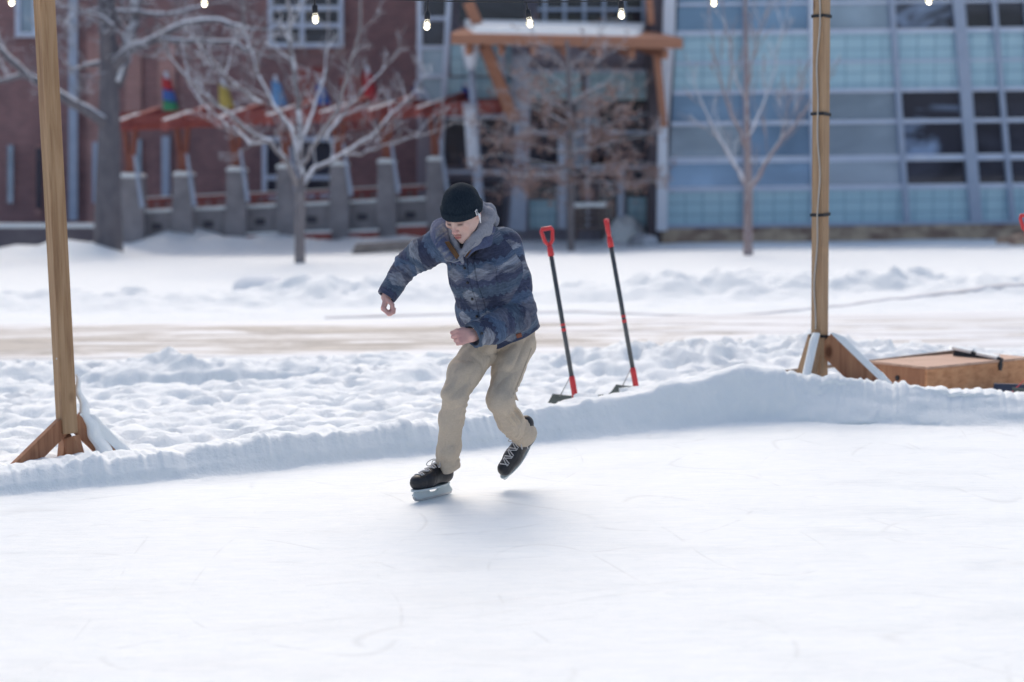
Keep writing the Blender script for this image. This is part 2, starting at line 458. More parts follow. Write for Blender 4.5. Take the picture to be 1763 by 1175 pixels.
# thin wheel tracks beyond the lane
TRK = vmat("wheel_track", (0.50, 0.49, 0.50), (0.86, 0.88, 0.92), 2.2, 0.7, (0.5, 3, 1), 0.2)
def track(pts, w, name="wheel_track"):
    P = []
    for (px, py) in pts:
        g = gnd(px, py); P.append((g.x, g.y))
    P = np.array(P); R_, _, _ = resample(P, P[:, 0], 90)
    rows = []
    for o in (-w, -w * .4, w * .4, w):
        yy = R_[:, 1] + o + .04 * fbm(R_[:, 0], R_[:, 0] * 0 + o, 1.5, 3)
        rows.append(np.stack([R_[:, 0], yy, ground_h(R_[:, 0], yy) + (.016 if abs(o) < w * .9 else -.03)], -1))
    return tag(grid_mesh(name, np.array(rows), TRK, smooth=True), "thin grey wheel track pressed into packed snow", "wheel track", kind="structure")
track([(560, 553), (760, 549), (1000, 545), (1240, 549), (1480, 535), (1763, 520)], .09)
track([(880, 560), (1100, 562), (1400, 566), (1763, 572)], .10)
track([(900, 576), (1100, 575), (1400, 579), (1763, 588)], .12)

# =================================================================== materials for the background
def brick_mat(name, c1, c2, mortar):
    m, nt, bs = new_mat(name)
    tc = N(nt, "ShaderNodeTexCoord"); mp = N(nt, "ShaderNodeMapping"); mp.inputs["Rotation"].default_value = (math.radians(90), 0, 0)
    nt.links.new(tc.outputs["Object"], mp.inputs[0])
    b = N(nt, "ShaderNodeTexBrick"); b.inputs["Scale"].default_value = 2.2
    b.inputs["Color1"].default_value = (*c1, 1); b.inputs["Color2"].default_value = (*c2, 1); b.inputs["Mortar"].default_value = (*mortar, 1)
    b.inputs["Mortar Size"].default_value = 0.012
    nt.links.new(mp.outputs[0], b.inputs[0])
    n = noise(nt, coords(nt), 0.7, 4); r = ramp(nt, n, [(0.3, (.7, .7, .72)), (0.7, (1.1, 1.08, 1.05))])
    mm = N(nt, "ShaderNodeMix", data_type='RGBA', blend_type='MULTIPLY'); mm.inputs[0].default_value = 1
    nt.links.new(b.outputs[0], mm.inputs[6]); nt.links.new(r.outputs[0], mm.inputs[7]); nt.links.new(mm.outputs[2], bs.inputs["Base Color"])
    bs.inputs["Roughness"].default_value = 0.85
    return m
BRICK = brick_mat("brick", (.35, .185, .185), (.27, .150, .155), (.30, .245, .25))
BRICKL = brick_mat("pale_brick", (.50, .27, .25), (.42, .23, .21), (.42, .33, .32))
CONC = vmat("concrete", (.22, .21, .225), (.33, .31, .33), 3, .85)
FRAME = vmat("grey_frame", (.36, .42, .54), (.43, .49, .61), 3, .5, bmp=0)
WFRAME = vmat("pale_frame", (.56, .62, .76), (.66, .72, .84), 3, .5, bmp=0)
COLM = vmat("white_column", (.72, .76, .86), (.78, .82, .9), 1, .45, bmp=0)
REDST = vmat("red_steel", (.29, .075, .07), (.37, .105, .09), 4, .6, bmp=0)
REDWD = vmat("red_wood", (.25, .085, .065), (.32, .12, .085), 5, .6, bmp=0)
ORWD = vmat("orange_wood", (.42, .19, .12), (.50, .24, .15), 3, .6, (1, 1, 6), bmp=0)
DARKM = vmat("dark_recess", (.055, .055, .075), (.085, .08, .10), 2, .8, bmp=0)
DKWALL = vmat("dark_wall", (.13, .11, .13), (.19, .165, .18), 2, .85)
STONE = vmat("rubble_stone", (.16, .085, .08), (.66, .52, .38), 2.6, .9, (1, 1, 2))
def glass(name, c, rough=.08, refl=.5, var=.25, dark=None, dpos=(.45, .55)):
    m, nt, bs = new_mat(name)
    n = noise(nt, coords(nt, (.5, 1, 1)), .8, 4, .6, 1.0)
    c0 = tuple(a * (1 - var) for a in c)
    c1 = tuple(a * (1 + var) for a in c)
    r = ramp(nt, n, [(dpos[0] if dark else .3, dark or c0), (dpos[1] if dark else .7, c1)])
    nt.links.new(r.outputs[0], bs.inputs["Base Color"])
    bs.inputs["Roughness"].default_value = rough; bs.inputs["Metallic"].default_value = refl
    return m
G_BLUE = glass("blue_glass", (.24, .38, .58), .12, .35)
G_PALE = glass("pale_blind_glass", (.32, .41, .52), .15, .3, .25)
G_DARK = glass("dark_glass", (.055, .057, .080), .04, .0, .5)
G_TREE = glass("painted_reflection_glass", (.22, .29, .42), .05, .0, .5, dark=(.05, .052, .075), dpos=(.52, .66))  # mirrored trees painted as dark noise patches in the base colour
G_GREY = glass("grey_glass", (.34, .43, .55), .12, .3)
def tealmat():
    m, nt, bs = new_mat("teal_panel")
    tc = N(nt, "ShaderNodeTexCoord"); sp = N(nt, "ShaderNodeSeparateXYZ"); nt.links.new(tc.outputs["Object"], sp.inputs[0])
    cb = N(nt, "ShaderNodeCombineXYZ"); nt.links.new(sp.outputs[0], cb.inputs[0]); nt.links.new(sp.outputs[2], cb.inputs[1])
    b = N(nt, "ShaderNodeTexBrick"); b.offset = 0; b.inputs["Scale"].default_value = 1.0
    b.inputs["Brick Width"].default_value = .43; b.inputs["Row Height"].default_value = .28; b.inputs["Mortar Size"].default_value = .018
    b.inputs["Mortar Smooth"].default_value = .5
    b.inputs["Color1"].default_value = (.43, .64, .73, 1); b.inputs["Color2"].default_value = (.49, .69, .77, 1); b.inputs["Mortar"].default_value = (.19, .36, .48, 1)
    nt.links.new(cb.outputs[0], b.inputs[0]); nt.links.new(b.outputs[0], bs.inputs["Base Color"])
    bs.inputs["Roughness"].default_value = .4
    return m
TEAL = tealmat()

# ------------------------------------------------------------------ glass hall (right)
YG = 39.5
hall = thing("glass_hall", gnd(1450, 400), "modern building with grey framed blue glass and teal panel bands, right half of the background", "building")
# storeys measured at x=1150..1763; mullions lean (canted glass)
def gx(x_at_0, x_at_390, y): return x_at_0 + (x_at_390 - x_at_0) * y / 390.0
MUL = [(1168, 1146), (1283, 1283), (1404, 1410), (1536, 1563), (1651, 1682), (1712, 1745), (1768, 1800), (1890, 1925), (2010, 2050), (2130, 2170), (2260, 2300), (2400, 2440), (2540, 2580), (2690, 2730), (2850, 2890)]
ROWS = [(-160, -75, 'w'), (-75, -20, 't'), (-20, 8, 'w2'), (8, 58, 'w'), (58, 110, 't'), (110, 160, 't'), (160, 214, 'w'), (214, 276, 'w'), (276, 326, 'w'), (330, 390, 't')]
def rowlift(x): return -(x - 1150) * 0.012      # bands climb gently to the right
def quadpx(x0a, x1a, y0, y1, grow=0):
    l, r = x0a, x1a
    return [(gx(*l, y0) - grow, y0 + rowlift(l[0])), (gx(*r, y0) + grow, y0 + rowlift(r[0])), (gx(*r, y1) + grow, y1 + rowlift(r[0])), (gx(*l, y1) - grow, y1 + rowlift(l[0]))]
bk_ = MB().slab([(1120, -200), (2850, -200), (2900, 440), (1120, 440)], YG + .25, 6); bk_.build("core_wall", DKWALL, hall)
for j, (y0, y1, t) in enumerate(ROWS):
    for i in range(len(MUL) - 1):
        G_PALE2 = G_PALE
        a, b = MUL[i], MUL[i + 1]
        q = quadpx(a, b, y0, y1)
        if t == 't':
            MB().slab(q, YG + .10, .1).build("panel", TEAL, hall, origin=None)
        else:
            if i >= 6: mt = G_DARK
            elif i in (3, 4, 5): mt = G_DARK if not (i == 3 and y0 < 270 and y0 > -10) else G_TREE  # dark base colour stands in for trees mirrored in these panes
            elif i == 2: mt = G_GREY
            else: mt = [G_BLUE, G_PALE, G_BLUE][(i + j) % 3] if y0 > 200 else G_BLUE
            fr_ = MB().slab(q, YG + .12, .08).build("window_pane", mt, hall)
# horizontal rails
for y0, w in [(-75, 5), (-20, 6), (8, 5), (58, 8), (110, 4), (160, 7), (214, 7), (277, 11), (327, 9), (390, 5)]:
    a, b = MUL[0], MUL[-1]
    q = quadpx(a, b, y0 - w / 2, y0 + w / 2); MB().slab(q, YG, .12).build("rail", WFRAME, hall)
for i, (a, w) in enumerate(zip(MUL[1:], [7, 22, 9, 20, 8, 8, 9, 9, 20, 8, 8, 20, 9, 9])):
    q = [(gx(*a, -200) - w / 2, -200), (gx(*a, -200) + w / 2, -200), (gx(*a, 394) + w / 2, 394 - (a[0] - 1150) * .012), (gx(*a, 394) - w / 2, 394 - (a[0] - 1150) * .012)]
    MB().slab(q, YG - .06, .16).build("mullion", COLM if i == 1 else FRAME, hall)
MB().slab([(1150, -200), (1168, -200), (1162, 60), (1150, 225), (1149, 398), (1131, 398), (1134, 225), (1142, 60)], YG - .35, .3).build("corner_column", COLM, hall)
MB().slab([(1140, 394), (2890, 370), (2890, 420), (1140, 430)], YG - .08, .3).build("stone_plinth", STONE, hall)
MB().slab([(1140, 389), (2890, 365), (2890, 370), (1140, 394)], YG - .14, .4).build("sill", FRAME, hall)

# ------------------------------------------------------------------ entrance block between the two buildings
YE = 41.0
ent = thing("entrance_block", gnd(940, 396), "glazed entrance with dark doors and teal panels behind the brown leaved tree", "building", None)
MB().slab([(718, -200), (1150, -200), (1150, 440), (718, 440)], YE + .5, 6).build("core_wall", vmat("mauve_wall", (.32, .30, .37), (.40, .37, .44), 1, .8, bmp=0), ent)
def pane(p, x0, y0, x1, y1, mt, par, Y=YE, sk=0, nm="window_pane"):
    return MB().slab([(x0, y0), (x1, y0), (x1 + sk, y1), (x0 + sk, y1)], Y, .08).build(nm, mt, par)
for (x0, y0, x1, y1, mt, nm) in [
    (728, -60, 790, -5, G_DARK, "window_pane"), (728, 0, 768, 28, G_DARK, "window_pane"), (728, 38, 768, 78, G_DARK, "window_pane"), (728, 86, 766, 130, G_GREY, "window_pane"), (728, 136, 766, 176, G_GREY, "window_pane"),
    (776, 60, 880, 130, TEAL, "panel"), (770, 134, 880, 200, TEAL, "panel"), (765, 205, 868, 285, G_DARK, "window_pane"), (765, 310, 868, 395, DARKM, "window_pane"),
    (790, -60, 905, 38, G_DARK, "window_pane"), (925, -60, 1115, 38, G_DARK, "window_pane"),
    (905, 126, 1000, 172, TEAL, "panel"), (1010, 126, 1120, 172, TEAL, "panel"), (905, 172, 985, 225, G_DARK, "window_pane"), (992, 172, 1030, 225, G_GREY, "window_pane"), (1036, 172, 1120, 225, G_DARK, "window_pane"),
    (905, 232, 960, 285, G_DARK, "window_pane"), (970, 232, 1010, 285, G_GREY, "window_pane"), (1016, 232, 1060, 285, G_DARK, "window_pane"), (1066, 232, 1124, 285, G_DARK, "window_pane"),
    (912, 290, 955, 342, G_DARK, "door_glass"), (912, 345, 958, 394, TEAL, "panel"), (985, 290, 1010, 394, G_DARK, "door_glass"), (1030, 272, 1058, 394, G_DARK, "door_glass"),
    (1078, 290, 1124, 335, G_DARK, "window_pane"), (1080, 340, 1128, 394, TEAL, "panel")]:
    pane(None, x0, y0, x1, y1, mt, ent, nm=nm)
for pts, w in [([(722, -100), (722, 200)], 8), ([(718, 140), (744, 182)], 9), ([(778, -100), (752, 400)], 9), ([(790, -20), (766, 180)], 0)]:
    if w:
        (xa, ya), (xb, yb) = pts
        MB().slab([(xa - w / 2, ya), (xa + w / 2, ya), (xb + w / 2, yb), (xb - w / 2, yb)], YE - .1, .12).build("mullion", WFRAME, ent)
for y0, x0, x1 in [(32, 722, 776), (82, 722, 772), (132, 722, 768), (178, 722, 768), (202, 760, 880), (228, 900, 1128), (288, 900, 1128), (122, 896, 1124), (296, 756, 870)]:
    MB().slab([(x0, y0 - 3), (x1, y0 - 3), (x1, y0 + 3), (x0, y0 + 3)], YE - .06, .1).build("rail", WFRAME, ent)
for x, w, y0, y1 in [(1012, 5, 126, 394), (968, 14, 232, 394), (1069, 12, 290, 394), (1128, 8, 100, 396), (866, 9, 60, 200)]:
    MB().slab([(x - w / 2, y0), (x + w / 2, y0), (x + w / 2, y1), (x - w / 2, y1)], YE - .12, .12).build("mullion", WFRAME, ent)
MB().slab([(880, 95), (912, 95), (912, 250), (905, 398), (876, 398), (888, 250)], YE - 1.2, .5).build("corner_column", FRAME, ent)
for z in range(6):
    x = 935 + z * 34; MB().slab([(x, -30), (x + 6, -30), (x + 6, 38), (x, 38)], YE - .3, .06).build("balcony_bar", FRAME, ent)
MB().slab([(925, 14), (1120, 14), (1120, 19), (925, 19)], YE - .35, .05).build("balcony_rail", FRAME, ent)

can = thing("entrance_canopy", gnd(960, 397), "snow topped orange timber canopy on slanting posts over the entrance", "canopy")
Y0, Y1 = YE - 3.6, YE - .5
a, b, c, d = at(776, 58, Y0), at(1176, 66, Y0), at(1112, 52, Y1), at(800, 46, Y1)
up = Vector((0, 0, .24))
MB().hexa([a - up, b - up, c - up, d - up, a, b, c, d]).build("timber_deck", ORWD, can)
s_ = Vector((0, 0, .004)); t_ = Vector((0, 0, .17))
MB().hexa([a + s_ + Vector((.5, .3, 0)), b + s_ + Vector((-1.0, .3, 0)), c + s_, d + s_, a + t_ + Vector((.6, .5, 0)), b + t_ + Vector((-1.1, .5, 0)), c + t_, d + t_]).build("snow", SNOW, can)
for k in range(7):
    f_ = (k + .5) / 7; p0 = a.lerp(b, f_) - up * 1.5; p1 = d.lerp(c, f_) - up * 1.5
    MB().bar(p0 + Vector((0, .2, 0)), p1, .12, .2, (1, 0, 0)).build("joist", ORWD, can)
MB().bar(at(834, 78, YE - 2.2), at(884, 205, YE - 1.4), .28, .2, (1, 0, 0)).build("slanted_post", ORWD, can)
MB().bar(at(1128, 70, YE - 2.2), at(1143, 218, YE - 1.9), .16, .2, (1, 0, 0)).build("slanted_post", ORWD, can)
MB().bar(at(806, 4, YE - 2.0), at(822, 42, YE - 2.0), .26, .2, (1, 0, 0)).build("upper_post", ORWD, can)
MB().bar(at(1116, -20, YE - 2.0), at(1121, 42, YE - 2.0), .15, .2, (1, 0, 0)).build("upper_post", ORWD, can)

# ------------------------------------------------------------------ brick building (left)
YB = 46.0
bb = thing("brick_building", gnd(300, 396), "dark red brick building with narrow windows behind the pergola at left", "building")
MB().slab([(-1700, -250), (721, -250), (721, 470), (-1700, 470)], YB, 8).build("wall", BRICK, bb)
for (x0, x1, y0, y1) in [(150, 172, 60, 396), (215, 243, 70, 210), (272, 302, 60, 196), (60, 72, 250, 370), (225, 240, 345, 396)]:
    MB().slab([(x0, y0), (x1, y0), (x1, y1), (x0, y1)], YB - .12, .115).build("pilaster", BRICKL, bb)
for (x0, x1, y0, y1, mt) in [(118, 133, -60, 380, FRAME), (159, 172, 245, 350, FRAME), (278, 292, 235, 345, FRAME), (230, 243, 240, 330, G_GREY), (13, 22, 250, 350, G_GREY), (-180, -150, 80, 300, G_GREY), (-420, -390, 80, 300, G_GREY), (-700, -670, 80, 300, G_GREY), (62, 70, 255, 360, DARKM)]:  # the first, tallest strip is the blue downpipe
    MB().slab([(x0, y0), (x1, y0), (x1, y1), (x0, y1)], YB - .2, .075).build("window_or_downpipe", mt, bb)
def framed(x0, y0, x1, y1, xs_, ys_, mt, par, Y):
    w_ = MB().slab([(x0, y0), (x1, y0), (x1, y1), (x0, y1)], Y, .05).build("window", mt, par)
    fb = MB(); t = 4
    for x in [x0, x1] + xs_: fb.slab([(x - t, y0 - t), (x + t, y0 - t), (x + t, y1 + t), (x - t, y1 + t)], Y - .10, .09)
    for y in [y0, y1] + ys_: fb.slab([(x0 - t, y - t), (x1 + t, y - t), (x1 + t, y + t), (x0 - t, y + t)], Y - .105, .09)
    fb.build("window_frame", WFRAME, w_)
framed(465, -60, 587, 78, [520], [14, 44], G_DARK, bb, YB - .1)
framed(455, 240, 575, 338, [515], [306], G_DARK, bb, YB - .1)
framed(30, -60, 60, 60, [], [], G_GREY, bb, YB - .1)
MB().slab([(585, 130), (640, 130), (640, 225), (585, 225)], YB - .05, .04).build("red_panel", REDST, bb)
MB().slab([(505, 115), (560, 115), (560, 190), (505, 190)], YB - .05, .04).build("red_panel", REDST, bb)

lw = thing("low_garden_wall", gnd(10, 425), "dark low wall with snow on top at the foot of the brick building, far left", "wall")
MB().slab([(-1200, 392), (165, 392), (165, 460), (-1200, 460)], 39.5, .5).build("wall", DKWALL, lw)
MB().slab([(-1200, 386), (165, 386), (165, 392.5), (-1200, 392.5)], 39.45, .6).build("snow", SNOW, lw)
cb = MB().prism([gnd(605, 432) + Vector((0, 0, -.05)), gnd(715, 428) + Vector((0, 0, -.05)), gnd(712, 428) + Vector((0, 0, .17)), gnd(612, 432) + Vector((0, 0, .14))], (0, .5, 0))
o = cb.build("stone_kerb", vmat("kerb_stone", (.22, .19, .18), (.36, .32, .30), 4, .9), None, origin=gnd(660, 430)); tag(o, "low brown stone kerb half buried in snow left of the skater's shoulder", "kerb")

# ------------------------------------------------------------------ pergola
YP = [38.0, 38.3, 38.6, 38.9, 39.2, 39.5, 39.8]
PIER = [(223, 19, 306, 430, 25), (313, 15, 303, 418, 20), (405, 15, 295, 407, 19), (491, 15, 290, 404, 18), (583, 15, 285, 402, 18), (665, 15, 281, 392, 18), (749, 14, 277, 386, 18)]
perg = thing("pergola", gnd(490, 410), "red timber pergola on seven flared concrete piers in front of the brick building", "pergola")
for i, ((x, wt, yt, yb_, wb), Y) in enumerate(zip(PIER, YP)):
    pr = MB().slab([(x - wt, yt), (x + wt, yt), (x + wb, yb_ + 25), (x - wb, yb_ + 25)], Y, .55).build("pier", CONC, perg)
    MB().slab([(x - wt - 1, yt - 4), (x - wt + 6, yt - 8), (x + wt - 4, yt - 7), (x + wt + 1, yt - 3), (x + wt + 1, yt - .3), (x - wt - 1, yt - .3)], Y - .04, .6).build("snow_cap", SNOW, pr)
    rt = 207 - (x - 223) * .05; yj = yt - 38
    br_ = MB().slab([(x - 15, rt), (x - 7, rt), (x - 1, yj - 4), (x + 1, yj - 4), (x + 7, rt), (x + 15, rt), (x + 8, yj + 6), (x + 7, yt - 8), (x - 7, yt - 8), (x - 8, yj + 6)], Y + .15, .18)
    br_.build("forked_bracket", REDWD, perg)
    MB().slab([(x + 6, yt - 38), (x + 10, yt - 38), (x + 25, yt + 52), (x + 18, yt + 52)], Y - .12, .08).build("strut", FRAME, perg)
    # roof outrigger, snow lined, running toward the viewer-left
    r0 = at(x - 30, rt + 14, Y - 1.6); r1 = at(x + 50, rt - 14, Y + 1.2)
    rf = MB().bar(r0, r1, .16, .22, (1, 0, 0)).build("roof_beam", REDST, perg)
    up3 = Vector((0, 0, .125)); MB().bar(r0 + up3, r1.lerp(r0, .45) + up3, .09, .025, (1, 0, 0)).build("snow", SNOW, rf)
for k in range(6):
    dy_ = k * .38
    q0 = at(204, 208 - k * 1.5, YP[0] + dy_ - .7); q1 = at(862, 180 - k * 1.2, YP[-1] + dy_ - .3)
    MB().bar(q0, q1, .10, .17, (0, 1, 0)).build("roof_purlin", REDST, perg)
MB().hexa([at(214, 226, YP[0] - .2), at(866, 196, YP[-1] - .1), at(866, 196, YP[-1] + .1), at(214, 226, YP[0] + 0), at(210, 204, YP[0] - .2), at(868, 178, YP[-1] - .1), at(868, 178, YP[-1] + .1), at(210, 204, YP[0] + 0)]).build("eaves_beam", REDST, perg)
for i in range(6):
    (xa, wa, ta, ba_, wba), (xb, wb_, tb, bb_, wbb) = PIER[i], PIER[i + 1]
    x0, x1 = xa + wba - 4, xb - wbb + 4; Ym = (YP[i] + YP[i + 1]) / 2 + .25
    yt_ = 367 - (xa - 223) * .045; yb2 = ba_ + 6
    w_ = MB().slab([(x0, yt_), (x1, yt_ - 3), (x1, yb2 + 12), (x0, yb2 + 12)], Ym, .3).build("low_wall", CONC, perg)
    MB().slab([(x0, yt_ - 5), (x1, yt_ - 8), (x1, yt_ - 3.1), (x0, yt_ - .1)], Ym - .05, .4).build("snow_cap", SNOW, w_)
    xm = (x0 + x1) / 2; MB().slab([(xm - 9, yt_ + 18), (xm + 8, yt_ + 18), (xm + 8, yt_ + 29), (xm - 9, yt_ + 29)], Ym - .03, .04).build("vent", DARKM, w_)
    st_ = MB().slab([(x0, yb2 - 7), (x1, yb2 - 9), (x1, yb2 + 12), (x0, yb2 + 12)], Ym - .30, .28).build("step", REDST, perg)
    MB().slab([(x0, yb2 - 11), (x1, yb2 - 13), (x1, yb2 - 9.1), (x0, yb2 - 7.1)], Ym - .33, .34).build("snow", SNOW, st_)
    rl = MB()
    for yy in (yt_ - 24, ): rl.slab([(x0, yy), (x1, yy - 3), (x1, yy + 3), (x0, yy + 6)], Ym + .5, .06)
    for f_ in (.25, .6): rl.slab([(x0 + (x1 - x0) * f_, yt_ - 22), (x0 + (x1 - x0) * f_ + 6, yt_ - 22), (x0 + (x1 - x0) * f_ + 6, yt_), (x0 + (x1 - x0) * f_, yt_)], Ym + .58, .05)
    rl.build("railing", REDST, perg)
    MB().slab([(x0, yt_ - 27), (x1, yt_ - 30), (x1, yt_ - 27.2), (x0, yt_ - 24.2)], Ym + .48, .1).build("snow", SNOW, perg)
    if True:
        MB().slab([(x0 - 20, yt_ - 14), (x1 + 20, yt_ - 16), (x1 + 20, yt_), (x0 - 20, yt_)], Ym + 2.2, .2).build("rear_wall", BRICK, perg)

def flag(x, y0, y1, cols, lab, Y=43.0):
    t = thing("banner_flag", at(x, y1 + 30, Y), lab, "flag", "coloured flags above the pergola")
    MB().tube([at(x + 18, y1 + 22, Y), at(x - 3, y0 - 8, Y)], .05, 6).build("pole", COLM, t)
    n = len(cols)
    for k, c in enumerate(cols):
        ya, yb2 = y0 + (y1 - y0) * k / n, y0 + (y1 - y0) * (k + 1) / n
        g = np.zeros((5, 4, 3))
        for i in range(5):
            yy = ya + (yb2 - ya) * i / 4; u = (yy - y0) / (y1 - y0)
            for j in range(4):
                xx = x - 9 + u * 3 + j * (5 + 4 * u); p = at(xx, yy + j * 2, Y - .05 + .10 * math.sin(j * 2.1 + i * .4)); g[i, j] = p
        nm = "cloth" if n == 1 else "cloth_band"
        o = grid_mesh(nm, g, vmat("flag_" + str(x) + "_" + str(k), tuple(q * .8 for q in c), c, 5, .8, bmp=0), parent=t, smooth=True)
        sm = o.modifiers.new("thick", 'SOLIDIFY'); sm.thickness = .02
RD, BLU, GRN, YEL, SKYB, NAVY = (.60, .06, .07), (.10, .20, .55), (.08, .36, .18), (.70, .52, .14), (.22, .45, .78), (.06, .10, .38)
flag(288, 132, 192, [RD, BLU, GRN], "flag in red, blue and green stripes standing above the pergola's second pier")
flag(385, 145, 188, [YEL], "yellow flag hanging on its pole above the third pier of the pergola")
flag(476, 138, 186, [SKYB], "sky blue flag seen through the bare branches of the middle tree")
flag(553, 145, 188, [BLU], "dull dark blue flag right of the middle tree's trunk")
flag(634, 122, 178, [RD], "plain red flag rising above the pergola roof")
flag(719, 150, 178, [NAVY, YEL], "small navy and yellow flag at the corner of the brick building")
flag(803, 148, 178, [NAVY], "tiny navy flag beside the lamp post", 41)

# lamp post with banner
lp = thing("lamp_post", gnd(824, 418), "grey lamp post with white lantern and a hanging white banner", "street lamp")
Yl = 38.6
MB().tube([at(829, 425, Yl), at(812, 118, Yl)], [.13, .08], 10).build("pole", FRAME, lp, True)
MB().tube([at(810, 120, Yl), at(810, 84, Yl), at(810, 78, Yl)], [.10, .22, .20], 10).build("lantern", COLM, lp, True)
MB().tube([at(810, 78, Yl), at(810, 68, Yl)], [.26, .03], 10).build("lantern_cap", SNOW, lp, True)
g = np.array([[list(at(797 + u * 20 + v * 9, 180 + v * 108, Yl - .35 + .06 * math.sin(u * 4 + v * 3))) for u in np.linspace(0, 1, 5)] for v in np.linspace(0, 1, 8)])
o = grid_mesh("banner", g, vmat("white_banner", (.55, .58, .66), (.68, .7, .76), 2, .7, bmp=0), parent=lp, smooth=True); o.modifiers.new("t", 'SOLIDIFY').thickness = .02
MB().bar(at(797, 179, Yl - .3), at(824, 181, Yl), .05, .05).build("banner_bracket", FRAME, lp)

# bench and snow heap by the entrance
bn = thing("wooden_bench", gnd(1015, 408), "brown slatted wooden bench with snow on its top rail by the entrance", "bench")
WDK = vmat("weathered_wood", (.12, .09, .09), (.19, .15, .14), 6, .8, (1, 1, 5), bmp=0)
Yb_ = 38.2
for k in range(4):
    MB().slab([(988, 357 + k * 11), (1042, 356 + k * 11), (1042, 363 + k * 11), (988, 364 + k * 11)], Yb_, .05).build("back_slat", WDK, bn)
for x in (990, 1037): MB().slab([(x, 356), (x + 5, 356), (x + 5, 412), (x, 412)], Yb_ + .05, .1).build("leg", WDK, bn)
MB().slab([(986, 391), (1044, 391), (1044, 396), (986, 396)], Yb_ - .5, .5).build("seat", WDK, bn)
MB().slab([(986, 350), (1044, 349), (1044, 356.4), (986, 357.4)], Yb_ - .03, .14).build("snow", SNOW, bn)

def blob(name, c, r, mat, label, cat, seed=0, f=1.0):
    th = np.linspace(0, math.pi / 2 * 1.15, 18); ph = np.linspace(0, 2 * math.pi, 41)
    T, Pp = np.meshgrid(th, ph, indexing='ij')
    D_ = np.stack([np.sin(T) * np.cos(Pp), np.sin(T) * np.sin(Pp), np.cos(T)], -1)
    n_ = vnoise(D_ * 2.3 * f + seed) * .5 + vnoise(D_ * 5.0 * f + seed) * .25
    P = D_ * np.array(r) * (0.72 + n_[..., None] * .6) + np.array(c)
    P[:, -1] = P[:, 0]
    o = grid_mesh(name, P, mat, smooth=True, origin=Vector(c)); return tag(o, label, cat)
g_ = gnd(1078, 408); blob("snow_covered_shrub", (g_.x, g_.y, -.1), (.52, .5, .66), SNOW, "rounded shrub buried in white snow beside the entrance bench", "shrub", 3)
g_ = gnd(1108, 416); blob("garden_rock", (g_.x, g_.y, -.05), (.38, .3, .22), vmat("dark_rock", (.12, .12, .14), (.7, .72, .78), 3, .9), "small dark rock half under snow right of the white shrub", "rock", 8)
g_ = gnd(440, 512); blob("snow_boulder", (g_.x, g_.y + .5, 0), (.46, .4, .31), vmat("packed_snow", (.80, .83, .86), (.88, .90, .92), 3, .8), "smooth grey white lump of packed snow on the far ridge", "snow lump", 5, .35)
for (px, py, s, lab) in [(1745, 416, .2, "small dark stone in the snow below the glass hall, at the right edge"), (1716, 415, .13, "smallest dark stone below the glass hall")]:
    g_ = gnd(px, py); blob("garden_rock", (g_.x, g_.y - .6, 0), (s * 1.6, s, s), STONE, lab, "rock", px * .1)
# pile in the middle ground
g_ = gnd(318, 668)
def pile():
    u = np.linspace(-1.25, 1.6, 110); v = np.linspace(-.55, .6, 50); U_, V_ = np.meshgrid(u, v)
    sh = np.exp(-((U_ + .35) / .42) ** 2 - (V_ / .3) ** 2) * .14 + np.exp(-((U_ - .25) / .55) ** 2 - (V_ / .28) ** 2) * .12 + np.exp(-((U_ - .9) / .3) ** 2 - (V_ / .22) ** 2) * .06
    sh = sh * (.85 + 1.0 * fbm(U_ + 2, V_, 12, 3, 5.0))
    h = sh * (1 + 1.5 * fbm(U_ + 9, V_, 5, 4)) - .16 * (1 - np.clip(sh * 25, 0, 1))
    X_ = g_.x + U_; Y_ = g_.y + .3 + V_
    return np.stack([X_, Y_, h + OUT_Z + .01], -1)
pl = grid_mesh("snow_pile", pile(), SNOW, smooth=True, origin=Vector((g_.x, g_.y, 0)))
tag(pl, "lumpy pile of cleared snow beside the tan lane, right of the leftmost post", "snow pile")

